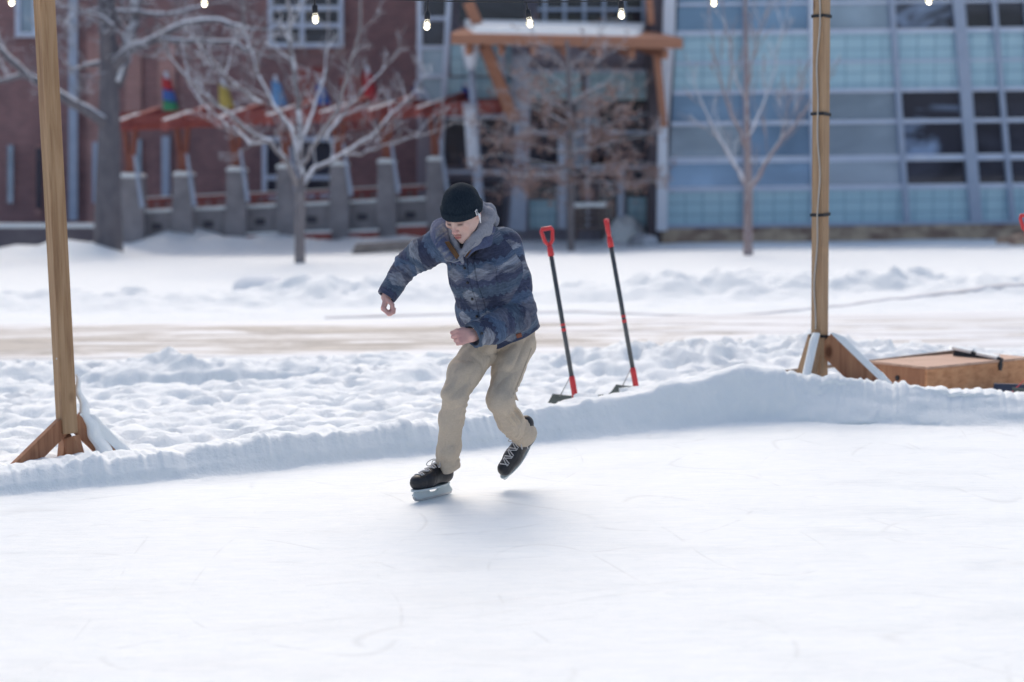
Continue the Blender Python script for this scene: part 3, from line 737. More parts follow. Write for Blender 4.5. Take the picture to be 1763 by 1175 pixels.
# ------------------------------------------------------------------ trees
def bark(name, c1, c2, snow=True, lo=.1, hi=.5):
    m = vmat(name, c1, c2, 9, .9, (1, 1, .3), bmp=.4)
    return topsnow(m, lo, hi) if snow else m
class Tree:
    def __init__(s, seed): s.r = random.Random(seed); s.mb = MB(); s.tips = []
    def limb(s, pts, r0, r1, n=7):
        m = len(pts); s.mb.tube(pts, [r0 + (r1 - r0) * i / (m - 1) for i in range(m)], n)
    def twigs(s, a, d, L, r, depth, up=.25, spread=.7, n=5, kids=4, rmin=.006):
        R = s.r; pts = [a]; p = Vector(a); d = d.normalized(); seg = 4 if depth else 3
        dirs = []
        for i in range(seg):
            d = (d + Vector((R.uniform(-1, 1), R.uniform(-1, 1), R.uniform(-1, 1))) * .14 + Vector((0, 0, up * .22))).normalized()
            p = p + d * (L / seg); pts.append(Vector(p)); dirs.append(Vector(d))
        s.mb.tube(pts, [max(r * (1 - .75 * i / seg), rmin) for i in range(seg + 1)], n if depth > 1 else 4, cap=False)
        if depth == 0: s.tips.append(Vector(p)); s.tips.append(pts[-2]); return
        for k in range(kids):
            f = .25 + .75 * (k + R.random() * .6) / kids; i = min(int(f * seg), seg - 1)
            q = pts[i].lerp(pts[i + 1], min(1, f * seg - i)); dd = dirs[i]
            ax = Vector((R.gauss(0, 1), R.gauss(0, 1), R.gauss(0, 1))); ax = (ax - dd * ax.dot(dd)).normalized()
            s.twigs(q, dd * (1 - spread * .5) + ax * spread * R.uniform(.6, 1.1), L * R.uniform(.38, .62), r * .5, depth - 1, up, spread, n, kids, rmin)
    def along(s, pts, r, count, L, depth, up, spread, kids=4, t0=.15, rmin=.006):
        R = s.r
        seg = [(pts[i], pts[i + 1]) for i in range(len(pts) - 1)]; tot = sum((b - a).length for a, b in seg)
        for k in range(count):
            t = (t0 + (1 - t0) * (k + R.random()) / count) * tot
            for a, b in seg:
                l = (b - a).length
                if t <= l: break
                t -= l
            q = a.lerp(b, min(1, t / l)); dd = (b - a).normalized()
            ax = Vector((R.gauss(0, 1), R.gauss(0, 1) , R.gauss(0, 1))); ax = (ax - dd * ax.dot(dd)).normalized()
            s.twigs(q, dd * .45 + ax * spread * 1.2 + Vector((0, 0, up)), L * R.uniform(.6, 1.1), r * .5, depth, up, spread, kids=kids, rmin=rmin)
def tree(name, label, Y, trunk, limbs, mat, seed, twig, group=None, lw=1.0):
    """trunk: [(px,py,radius_px)], limbs: list of ([(px,py,dY)], r0px, r1px)"""
    base = at(trunk[0][0], trunk[0][1], Y); base.z = 0
    root = thing(name, base, label, "tree", group)
    s = Y / F_PX
    tb = MB(); pts = [at(x, y, Y) for x, y, r in trunk]; pts[0].z -= .25
    tb.tube(pts, [r * s for x, y, r in trunk], 12); tb.build("trunk", mat, root, True)
    T = Tree(seed)
    for (P_, r0, r1) in limbs:
        pts = []
        for i in range(len(P_)):
            pts.append(at(P_[i][0], P_[i][1], Y + P_[i][2]))
        # subdivide with slight wander
        q = [pts[0]]
        for a, b in zip(pts[:-1], pts[1:]):
            for f in (.33, .66, 1): q.append(a.lerp(b, f) + (Vector((T.r.uniform(-1, 1), T.r.uniform(-1, 1), T.r.uniform(-1, 1))) * .03 if f < 1 else Vector()))
        T.limb(q, r0 * s * lw, r1 * s * lw)
        T.along(q, r1 * s * 1.2, *twig)
        T.twigs(q[-1], q[-1] - q[-2], twig[1], r1 * s, twig[2], twig[3], twig[4])
    T.mb.build("crown", mat, root, True)
    return root, T
BK = bark("bark_grey", (.17, .155, .17), (.26, .24, .25), True, .08, .42)
BKD = bark("bark_dark", (.11, .105, .125), (.18, .17, .19), True, .14, .45)
BKR = bark("bark_red", (.24, .18, .19), (.34, .27, .27), True, .0, .4)
# big left tree
tree("bare_tree", "large dark trunked bare tree with snowy limbs, leftmost in the photo", 34.5,
     [(186, 442, 27), (186, 330, 22), (188, 230, 19), (188, 120, 16), (184, 30, 14), (180, -80, 11)],
     [([(192, 216, 0), (150, 190, -.5), (80, 150, -1), (45, 130, -1.3), (0, 85, -1.6), (-60, 40, -2)], 8, 3),
      ([(45, 130, -1.3), (10, 138, -1.2), (-40, 150, -1.2)], 4, 2),
      ([(190, 118, 0), (225, 85, -.3), (262, 70, -.6), (320, 40, -1), (380, 35, -1.4), (430, 50, -1.5)], 8, 2.5),
      ([(262, 70, -.6), (320, 72, -1), (400, 72, -1.2), (440, 90, -1.2)], 5, 2),
      ([(200, 145, 0), (215, 100, .3), (232, 40, .6), (237, -40, .8)], 9, 6),
      ([(186, 110, 0), (184, 70, -.6), (192, 42, -.9), (170, 28, -1.0)], 5, 2.5),
      ([(186, 110, 0), (150, 112, .6), (133, 118, 1)], 4, 2),
      ([(234, 20, .5), (180, 15, 0), (150, 20, -.5)], 4, 2), ([(234, 20, .5), (290, 25, 1), (350, 10, 1.3)], 4, 2)],
     BKD, 3, (7, 1.0, 2, .10, .75, 4), lw=1.35)
# middle tree
tree("bare_tree", "young bare tree with wide snowy fork standing on the snow left of the skater", 29.0,
     [(516, 462, 10), (516, 400, 8.5), (517, 340, 8.5), (517, 318, 9)],
     [([(517, 325, 0), (500, 290, -.3), (465, 243, -.6), (425, 222, -.8), (395, 195, -1), (345, 158, -1.3), (318, 130, -1.5)], 7, 2.2),
      ([(465, 243, -.6), (430, 248, -.3), (410, 225, .2), (360, 190, .6)], 4, 1.8),
      ([(520, 325, 0), (540, 290, .3), (590, 265, .6), (640, 235, 1), (670, 200, 1.2), (700, 172, 1.4)], 6.5, 2),
      ([(590, 265, .6), (620, 268, .2), (660, 250, 0), (720, 235, 0)], 3, 1.6),
      ([(519, 322, 0), (517, 260, 0), (513, 190, .2), (507, 120, .2), (498, 50, .3), (495, -30, .4)], 7, 4),
      ([(519, 285, 0), (545, 245, -.4), (580, 190, -.8), (600, 130, -1), (618, 60, -1.2), (625, -20, -1.3)], 5, 2.5),
      ([(514, 280, 0), (500, 215, .5), (470, 180, .9), (440, 120, 1.1), (420, 50, 1.3), (410, -30, 1.3)], 5, 2.5),
      ([(516, 250, 0), (540, 190, .8), (560, 120, 1.2), (565, 30, 1.4)], 4, 2),
      ([(450, 178, -.8), (410, 150, -1), (370, 110, -1)], 4.5, 2), ([(640, 140, .3), (590, 200, .3), (560, 240, 0)][::-1], 4, 2)],
     BK, 8, (7, .8, 2, .30, .6, 3, .15, .004), lw=.8)
# oak with brown leaves
rt, T3 = tree("brown_leaved_tree", "small tree still holding rusty brown leaves in front of the entrance", 35.5,
     [(983, 428, 6), (983, 330, 5.5), (982, 230, 5), (979, 120, 4), (976, 70, 3)],
     [([(982, y, 0), (982 + sx * w * .5, y - 12 + dr, dz * .5), (982 + sx * w, y - 22 + dr * 2.2, dz)], 2.4, .9)
      for (y, w, sx, dz, dr) in [(312, 110, -1, .6, 6), (315, 105, 1, -.5, 10), (290, 120, -1, -.8, 0), (292, 118, 1, .8, 4), (268, 110, -1, .4, -4), (265, 105, 1, -.6, -2), (245, 118, -1, -1, -8), (240, 100, 1, .9, -6),
                                 (215, 90, -1, .7, -8), (210, 88, 1, -.6, -10), (190, 80, -1, -.5, -12), (180, 75, 1, .4, -12), (160, 65, -1, .3, -14), (150, 60, 1, -.4, -14), (130, 48, -1, 0, -14), (120, 44, 1, 0, -12),
                                 (300, 60, -1, -1.4, 10), (300, 60, 1, -1.5, 10), (250, 60, -1, 1.4, 0), (230, 55, 1, -1.4, 0), (200, 45, -1, -1.2, -5)]],
     BK, 21, (5, .62, 1, .06, .8, 4))
lv = MB(); R = random.Random(5)
tips = [p for p in T3.tips if R.random() < .95]
for p in tips:
    hz = (p.z - 1.0) / 3.2
    k = R.randint(5, 9) if R.random() > (.30 if hz < .55 else .30 + 1.6 * (hz - .55)) else R.randint(0, 2)
    for _ in range(k):
        c = p + Vector((R.gauss(0, .07), R.gauss(0, .07), R.gauss(-.03, .07))); a = Vector((R.gauss(0, 1), R.gauss(0, 1), R.gauss(0, 1))).normalized() * R.uniform(.03, .06)
        b = a.orthogonal().normalized() * R.uniform(.02, .035)
        lv.add([c - a, c - a * .2 + b, c + a, c - a * .2 - b], [(0, 1, 2, 3)])
lv.build("leaves", vmat("brown_leaf", (.27, .16, .14), (.40, .27, .23), 3, .8, bmp=0), rt)
# slim right tree
tree("bare_tree", "slim bare sapling with reddish twigs in front of the blue glass", 30.0,
     [(1288, 448, 9), (1288, 380, 7.5), (1289, 318, 7.5), (1286, 200, 4.5), (1285, 90, 3.5), (1283, -30, 2.5)],
     [([(1288, 322, 0), (1262, 280, .3), (1235, 235, .6), (1205, 170, .9)], 4.5, 1.2),
      ([(1288, 325, 0), (1315, 285, -.4), (1350, 235, -.6), (1398, 178, -1)], 4.5, 1.2),
      ([(1287, 260, 0), (1268, 215, -.5), (1248, 165, -.8), (1230, 90, -1)], 2.8, .9),
      ([(1287, 240, 0), (1310, 190, .5), (1335, 120, .8), (1350, 40, 1)], 2.4, .8),
      ([(1286, 180, 0), (1262, 120, .3), (1250, 50, .4), (1240, -20, .5)], 2.2, .8),
      ([(1286, 150, 0), (1300, 90, -.4), (1318, 20, -.6)], 2, .8),
      ([(1345, 240, -.6), (1352, 205, -.6), (1360, 175, -.7)], 2, .8)],
     BKR, 14, (6, .75, 1, .45, .5, 3))

# =================================================================== rink furniture
def woodmat(name, c1, c2, c3, ax=2, sc=1.0):
    m, nt, bs = new_mat(name)
    st = [30, 30, 30]; st[ax] = 1.6
    v = coords(nt, tuple(q * sc for q in st)); g1 = noise(nt, v, 1.3, 5, .6, .4)
    v2 = coords(nt, (9, 9, 5)); k = N(nt, "ShaderNodeTexVoronoi", feature='DISTANCE_TO_EDGE'); k2 = N(nt, "ShaderNodeTexVoronoi"); k2.inputs["Scale"].default_value = .55
    nt.links.new(v2, k2.inputs["Vector"])
    r = ramp(nt, g1, [(.32, c1), (.5, c2), (.7, c3)])
    kn = ramp(nt, k2.outputs["Distance"], [(.07, (.20, .10, .07)), (.17, (1, 1, 1))])
    mm = N(nt, "ShaderNodeMix", data_type='RGBA', blend_type='MULTIPLY'); mm.inputs[0].default_value = .8
    nt.links.new(r.outputs[0], mm.inputs[6]); nt.links.new(kn.outputs[0], mm.inputs[7]); nt.links.new(mm.outputs[2], bs.inputs["Base Color"])
    nt.nodes.remove(k)
    bs.inputs["Roughness"].default_value = .65; bs.inputs["Specular IOR Level"].default_value = .3
    bump(nt, bs, g1, .25, .003)
    return m
WPOST = woodmat("post_wood", (.265, .15, .08), (.38, .235, .13), (.46, .305, .18))
WPOST2 = woodmat("cedar_post_wood", (.31, .19, .11), (.40, .26, .155), (.47, .32, .20))
WBRACE = woodmat("brace_wood", (.27, .12, .065), (.38, .18, .10), (.46, .24, .13), 2, .7)
WBOX = woodmat("box_wood", (.42, .19, .09), (.56, .28, .14), (.64, .35, .19), 0, .6)
WLID = woodmat("lid_wood", (.46, .29, .21), (.56, .37, .28), (.64, .45, .35), 0, .5)
RUB = vmat("black_rubber", (.012, .013, .02), (.02, .022, .03), 5, .5, bmp=0)
REDP = vmat("red_plastic", (.62, .035, .045), (.72, .06, .065), 8, .35, bmp=0)
SHAFT = vmat("grey_shaft", (.055, .062, .072), (.085, .092, .10), 20, .35, bmp=0)
BLADE = vmat("dark_green_blade", (.03, .05, .055), (.05, .075, .08), 6, .85, bmp=.1, spec=.15)
STEEL = vmat("steel", (.45, .46, .48), (.6, .6, .62), 10, .3, bmp=0, metal=.8)
WCABLE = vmat("white_cable", (.44, .41, .38), (.52, .49, .46), 8, .5, bmp=0)

def bevel(o, w=.004):
    b = o.modifiers.new("bevel", 'BEVEL'); b.width = w; b.segments = 2; b.limit_method = 'ANGLE'; return o
def post(name, px, py, Y, ang, zt, zb, mat, label, lean=0.0, w=.089):
    g_ = at(px, py, Y); base = Vector((g_.x, Y, 0))
    t = thing(name, base, label, "post", "timber posts that carry the string lights")
    R = Matrix.Rotation(ang, 3, 'Z'); h = w / 2
    q = [R @ Vector((x, y, 0)) for x, y in ((-h, -h), (h, -h), (h, h), (-h, h))]
    d = Vector((lean, 0, 0))
    mb = MB()
    nseg = 1
    mb.hexa([base + k + Vector((0, 0, zb)) + d * zb for k in q] + [base + k + Vector((0, 0, zt)) + d * zt for k in q])
    bevel(mb.build("beam", mat, t), .005)
    return t, base, R
def brace(t, base, dirv, reach, zt, zb, w, th, mat, snow=None, start=.03, name="brace", over=0):
    d = Vector(dirv).normalized(); a = base + d * start + Vector((0, 0, zt)); b = base + d * reach + Vector((0, 0, zb))
    side = Vector((-d.y, d.x, 0))
    o = MB().bar(a, b, th, w, side).build(name, mat, t); bevel(o, .004)
    if snow:
        ax = (b - a).normalized(); n = ax.cross(side); n = n if n.z > 0 else -n
        g = []
        for i in range(13):
            f = i / 12; row = []
            for j, (s_, hh) in enumerate(((-.5, 0), (-.46, .75), (-.2, 1.05), (.2, 1.0), (.46, .7), (.5, 0))):
                hgt = snow * hh * (.8 + .5 * vnoise(np.array([[f * 6., j * .7, reach * 9]]))[0]) * min(1, .25 + f * 5)
                row.append(list(a.lerp(b, f) + side * (s_ * th * 1.04) + n * (w / 2 + hgt - .002)))
            g.append(row)
        g = np.array(g); grid_mesh("snow", g, SNOW, parent=o, smooth=True)
    return o
# left post
TH = math.radians(40)
pl_, b1, R1 = post("timber_post", 116, 730, 8.95, TH, 3.1, .20, WPOST, "knotty timber post on splayed braces at the left of the rink", lean=-.012)
n1 = R1 @ Vector((-1, 0, 0)); n1 = Vector((-math.sin(TH), -math.cos(TH), 0))
brace(pl_, b1, n1, .47, .245, -.06, .10, .04, WBRACE)
brace(pl_, b1, (.80, .45, 0), .30, .27, -.03, .095, .04, WBRACE, snow=.055)
brace(pl_, b1, (-.6, .8, 0), .10, .20, .0, .085, .04, WBRACE)
brace(pl_, b1, (.75, -.3, 0), .07, .18, -.0, .085, .05, WBRACE, start=.02)
# drift clinging to the post
dr = []
for i in range(20):
    f = i / 19; z = .50 * (1 - f) + .02; row = []
    x0 = .045 + .17 * f ** 1.6
    wdt = .012 + .085 * f ** .8
    for j in range(9):
        a_ = math.pi * 2 * j / 8
        row.append([b1.x + x0 + math.cos(a_) * wdt * .55 + .01 * math.sin(i * 1.3), b1.y + .06 + math.sin(a_) * wdt * .8, z])
    dr.append(row)
MBd = grid_mesh("clinging_snow", np.array(dr), SNOW, parent=pl_, smooth=True)
bmk = MBd.modifiers.new("sub", 'SUBSURF'); bmk.levels = 1; bmk.render_levels = 1
for k_ in range(3):
    MB().tube([b1 + n1 * .045 + Vector((0, 0, .62 + k_ * .55)), b1 + n1 * .052 + Vector((0, 0, .62 + k_ * .55))], .006, 8).build('bolt', STEEL, pl_)
# bolts through the braces
for z in (.24, .19):
    MB().tube([b1 + n1 * .062 + Vector((0, 0, z)), b1 + n1 * .070 + Vector((0, 0, z))], .008, 8).build("bolt", STEEL, pl_)

# right post
TH2 = math.radians(46)
pr_, b2, R2 = post("timber_post", 1411, 590, 10.75, TH2, 3.3, .2, WPOST2, "timber post with a white cable strapped to it by black ties, right of the shovels", lean=.0, w=.083)
brace(pr_, b2, (-.45, -.8, 0), .30, .50, .12, .10, .05, WPOST2, snow=.03)
brace(pr_, b2, (.93, -.36, 0), .40, .47, .12, .15, .05, WBRACE, snow=.04)
brace(pr_, b2, (-.75, .6, 0), .16, .50, .1, .09, .05, WPOST2)
nl = Vector((-math.sin(TH2), -math.cos(TH2), 0)); nr = Vector((math.cos(TH2), -math.sin(TH2), 0))
cp = []
for i in range(50):
    f = i / 49; z = 3.2 - f * (3.2 - .55)
    p = b2 + nl * .048 + nr * (.012 + .010 * math.sin(z * 5.1) + .006 * math.sin(z * 13) - .018 * (1 - min(1, (z - .55) / .6) if z < 1.15 else 0)); p.z = z
    cp.append(p)
MB().tube(cp, .0055, 7).build("cable", WCABLE, pr_, True)
for py in (28, 197, 370, 580):
    z = at(1411, py, 10.72).z; h = .083 / 2 + .0035; tie = MB()
    q = [R2 @ Vector((x, y, 0)) for x, y in ((-h, -h), (h, -h), (h, h), (-h, h))]
    pass
    dz = random.uniform(-.006, .008)
    P_ = [b2 + k_ + Vector((0, 0, z + (dz if i_ in (1, 2) else -dz))) for i_, k_ in enumerate(q)]
    for i_ in range(4):
        tie.bar(P_[i_], P_[(i_ + 1) % 4], .020, .010, (0, 0, 1))
    tie.build("cable_tie", RUB, pr_)

# ------------------------------------------------------------------ shovels
def shovel(label, grip_px, base_px, Y, facing, tilt_blade, bw=.34, group="red handled snow shovels stuck in the bank", dYtop=.05):
    top = at(*grip_px, Y + dYtop); bot = at(*base_px, Y)
    ax = (top - bot).normalized(); L = (top - bot).length
    t = thing("snow_shovel", (bot.x, bot.y, 0), label, "shovel", group)
    sock0 = bot + ax * .13
    gl = .165
    MB().tube([sock0 - ax * .01, top - ax * (gl + .0)], .0145, 12).build("shaft", SHAFT, t, True)
    mid = bot + ax * (L * .40); b_ = MB(); 
    b_.tube([mid, mid + ax * .02], .0155, 12).build("shaft_band", REDP, t, True)
    MB().tube([mid + ax * .035, mid + ax * .05], .0155, 12).build("shaft_band", REDP, t, True)
    MB().tube([bot - ax * .01, bot + ax * .03, bot + ax * .13, sock0 + ax * .02], [.020, .019, .019, .016], 10).build("socket", REDP, t, True)
    # D grip
    side = Vector((math.cos(facing), math.sin(facing), 0)); side = (side - ax * side.dot(ax)).normalized()
    g = MB(); c0 = top - ax * gl
    ring = [c0 + ax * .055, c0 + ax * .085 + side * .024, c0 + ax * .15 + side * .036, top + side * .030, top - side * .030, c0 + ax * .15 - side * .036, c0 + ax * .085 - side * .024, c0 + ax * .055]
    g.tube([c0 - ax * .01, c0 + ax * .03, c0 + ax * .062], [.020, .019, .015], 10)
    g.tube(ring, [.011, .012, .012, .014, .014, .012, .012, .011], 8)
    g.build("grip", REDP, t, True)
    # blade: curved scoop lying on the snow
    fw = Vector((-.25, -1, 0)).normalized() if tilt_blade is None else Vector(tilt_blade).normalized(); sx = Vector((-fw.y, fw.x, 0))
    gp = []
    for i in range(9):
        v = i / 8; row = []
        for j in range(9):
            u = (j / 8 - .5) * bw
            p = bot + sx * u + fw * (-.10 + .22 * v) + Vector((0, 0, .022 * (1 - v) ** 2 - .012 - .012 * math.cos(u / bw * 3) + .006 * math.cos(v * 3)))
            row.append(list(p))
        gp.append(row)
    bl = grid_mesh("blade", np.array(gp), BLADE, parent=t, smooth=True); bl.modifiers.new("t", 'SOLIDIFY').thickness = .006
    # snow covering the middle of the blade
    for sgn in (-1,):
        MB().tube([bot + sx * bw * .30 * sgn + Vector((0, 0, .02)), bot + ax * .16], .0035, 6).build("brace_wire", STEEL, t, True)
    return t, bot
s1, p1_ = shovel("snow shovel with its open red D grip facing the camera, just right of the skater", (941, 394), (991, 688), 10.2, 0.1, (-.2, -1, 0), .33)
s2, p2_ = shovel("snow shovel with its red grip seen edge on, right of the other upright shovel", (1044, 380), (1096, 672), 10.5, 1.35, (-.3, -1, 0), .32)
s3, p3_ = shovel("snow shovel cut off at the right edge, red grip and dark blade showing", (1765, 371), (1796, 676), 10.45, .2, (-.1, -1, 0), .36)
def lump(name, c, r, par, seed):
    th = np.linspace(0, math.pi, 14); ph = np.linspace(0, 2 * math.pi, 25); T, Pp = np.meshgrid(th, ph, indexing='ij')
    D_ = np.stack([np.sin(T) * np.cos(Pp), np.sin(T) * np.sin(Pp), np.cos(T)], -1); n_ = vnoise(D_ * 2.6 + seed + 40)
    P = D_ * np.array(r) * (0.7 + n_[..., None] * .6) + np.array(c); P[:, -1] = P[:, 0]
    return grid_mesh(name, P, SNOW, parent=par, smooth=True)
lump("snow", p1_ + Vector((.07, -.06, .0)), (.085, .12, .045), s1, 1); lump("snow", p2_ + Vector((-.0, -.14, -.01)), (.15, .10, .045), s2, 5)

# ------------------------------------------------------------------ timber box with squeegee
nb = Vector((2.80, 10.9, 0)); ur = Vector((.86, .51, 0)).normalized(); vl = Vector((-.60, .80, 0)).normalized()
bx = thing("timber_box", nb, "low reddish plywood box with a pale lid behind the bank at right", "box")
def ob(c0, lu, lv, z0, z1):
    p = [c0, c0 + ur * lu, c0 + ur * lu + vl * lv, c0 + vl * lv]
    return [q + Vector((0, 0, z0)) for q in p] + [q + Vector((0, 0, z1)) for q in p]
LU, LV, HT = .98, .50, .262
bevel(MB().hexa(ob(nb, LU, .019, .02, HT - .012)).build("front_board", WBOX, bx), .002)
bevel(MB().hexa(ob(nb + vl * .019, .019, LV - .038, .02, HT - .012)).build("side_board", WBRACE, bx), .002)
bevel(MB().hexa(ob(nb + vl * .019 + ur * (LU - .019), .019, LV - .038, .02, HT - .012)).build("side_board", WBRACE, bx), .002)
bevel(MB().hexa(ob(nb + vl * (LV - .019), LU, .019, .02, HT - .012)).build("back_board", WBOX, bx), .002)
for k in range(3):
    bevel(MB().hexa(ob(nb + vl * (k * LV / 3 - .004) - ur * .006, LU + .012, LV / 3 - .006 + .004, HT - .010, HT + .006)).build("lid_board", WLID, bx), .002)
hs = nb + vl * .25 - ur * .002 + Vector((0, 0, .17)); MB().tube([hs, hs - ur * .006], .018, 12).build("hand_hole", RUB, bx)
sq = at(1420, 628, 10.95)
A_ = at(1330, 643, 11.0); B_ = at(1672, 602, 11.75); 
qg = thing("push_broom", (B_.x, B_.y, B_.z - .05), "push broom with a wooden handle lying across the timber box, snow on its black head", "broom")
MB().tube([A_, B_], .0125, 10).build("handle", vmat("handle_wood", (.22, .15, .11), (.32, .23, .17), 12, .6, (8, 1, 1), bmp=0), qg, True)
Cq, Dq = at(1644, 607, 11.55), at(1724, 625, 11.25)
hb = MB().bar(Cq, Dq, .07, .035, (0, .3, 1)).build("head", RUB, qg); bevel(hb, .004)
MB().bar(Cq + Vector((0, 0, -.03)), Dq + Vector((0, 0, -.03)), .05, .03, (0, .3, 1)).build("bristles", RUB, qg)
MB().bar(Cq.lerp(Dq, -.02) + Vector((0, 0, .035)), Cq.lerp(Dq, .38) + Vector((0, 0, .036)), .05, .02, (0, 1, .2)).build("snow", SNOW, hb)
MB().bar(Cq.lerp(Dq, .5) + Vector((0, 0, .032)), Cq.lerp(Dq, .93) + Vector((0, 0, .034)), .045, .018, (0, 1, .2)).build("snow", SNOW, hb)
# scraper blade leaning on the box front
sc_ = thing("plastic_scraper", nb + ur * .5 - vl * .1, "dark slate blue scraper panel with a thin red cord against the box", "scraper")
c0 = at(1712, 661, 10.95); c1 = at(1800, 664, 10.95); dn = Vector((-.03, -.08, -.16))
bevel(MB().prism([c0, c1, c1 + dn, c0 + dn + Vector((-.02, 0, 0))], (0, .012, .004)).build("panel", vmat("slate_plastic", (.035, .045, .075), (.05, .06, .095), 9, .45, bmp=0), sc_), .003)
MB().tube([at(1736, 682, 10.80), at(1750, 668, 10.84), at(1768, 650, 10.88)], .003, 6).build("cord", REDP, sc_)

# ------------------------------------------------------------------ string lights
def emis(name, c, s):
    m, nt, bs = new_mat(name); bs.inputs["Emission Color"].default_value = (*c, 1); bs.inputs["Emission Strength"].default_value = s; bs.inputs["Base Color"].default_value = (*c, 1); return m
FIL = emis("bulb_filament", (1.0, .90, .66), 26)
def bulbglass():
    m, nt, bs = new_mat("bulb_glass"); bs.inputs["Base Color"].default_value = (1, .97, .88, 1); bs.inputs["Roughness"].default_value = .05
    bs.inputs["Transmission Weight"].default_value = .92; bs.inputs["IOR"].default_value = 1.18; return m
BG = bulbglass()
YS = 8.7
BUL = [(20, 2, -1), (352, 4, -1), (543, 32, 2), (735, 43, -2), (912, 39, 6), (1070, 24, 1), (1229, 3, 0), (1414, -22, 0), (1599, 0, 3), (1790, -20, 0)]
zc = lambda px: at(px, 4 - 46 * ((px - 900) / 700.0) ** 2 if abs(px - 900) < 1100 else -100, YS)
stg = thing("string_light", at(900, 4, YS), "black cable of lit clear bulbs hung across the top between the posts", "string lights")
cpts = [zc(x) for x in range(-60, 1860, 24)]
for p in cpts: pass
MB().tube(cpts, .0035, 6).build("cable", RUB, stg, True)
for (px, py, sk) in BUL:
    c = at(px, py, YS); a_ = zc(px - sk); 
    if a_.z < c.z + .03: a_.z = c.z + .055
    ax = (a_ - c).normalized(); 
    sckt = MB().tube([c + ax * .026, c + ax * .030, c + ax * .066, c + ax * .070, a_], [.010, .0155, .0145, .006, .0025], 12).build("socket", RUB, stg, True)
    prof_ = [(-.030, .001), (-.0285, .008), (-.024, .0145), (-.016, .0195), (-.006, .0215), (.004, .0200), (.014, .0165), (.022, .0135), (.030, .0125)]
    bb_ = MB().tube([c + ax * z for z, r in prof_], [r for z, r in prof_], 18).build("bulb", BG, stg, True)
    MB().tube([c + ax * .012, c + ax * .004, c - ax * .010, c - ax * .016], [.003, .009, .0095, .003], 8).build("filament", FIL, bb_, True)

# =================================================================== the skater
def V3(*a): return np.array(a, dtype=float)
def nv(a): a = np.array(a, float); return a / np.linalg.norm(a)
YSK = 8.0
def W(px, py, dy=0.0): return np.array(at(px, py, YSK + dy))
PXM = 350.0

def rc(P, a, b, ra, rb, n=None, s=1.0):
    a = np.asarray(a, float); b = np.asarray(b, float); ba = b - a; pa = P - a
    h = np.clip(pa @ ba / max(ba @ ba, 1e-12), 0, 1)
    o = pa - h[..., None] * ba
    if n is not None:
        n = nv(n); c = o @ n; o = o + ((s - 1) * c)[..., None] * n
    return np.linalg.norm(o, axis=-1) - (ra + (rb - ra) * h)
def ell(P, c, axes, r):
    q = P - np.asarray(c, float); q = np.stack([q @ nv(a) for a in axes], -1); r = np.asarray(r, float)
    k0 = np.linalg.norm(q / r, axis=-1); k1 = np.linalg.norm(q / (r * r), axis=-1)
    return k0 * (k0 - 1) / np.maximum(k1, 1e-9)
def box_(P, c, axes, r, rd=0.0):
    q = P - np.asarray(c, float); q = np.abs(np.stack([q @ nv(a) for a in axes], -1)) - (np.asarray(r, float) - rd)
    return np.linalg.norm(np.maximum(q, 0), axis=-1) + np.minimum(q.max(-1), 0) - rd
def su(a, b, k):
    h = np.clip(.5 + .5 * (b - a) / k, 0, 1); return b + (a - b) * h - k * h * (1 - h)
def ss(a, b, k):  # a minus b
    h = np.clip(.5 - .5 * (a + b) / k, 0, 1); return a + (-b - a) * h + k * h * (1 - h)
def chain(P, pts, rad, n=None, s=1.0, k=.03):
    d = None
    for i in range(len(pts) - 1):
        e = rc(P, pts[i], pts[i + 1], rad[i], rad[i + 1], n, s); d = e if d is None else su(d, e, k)
    return d

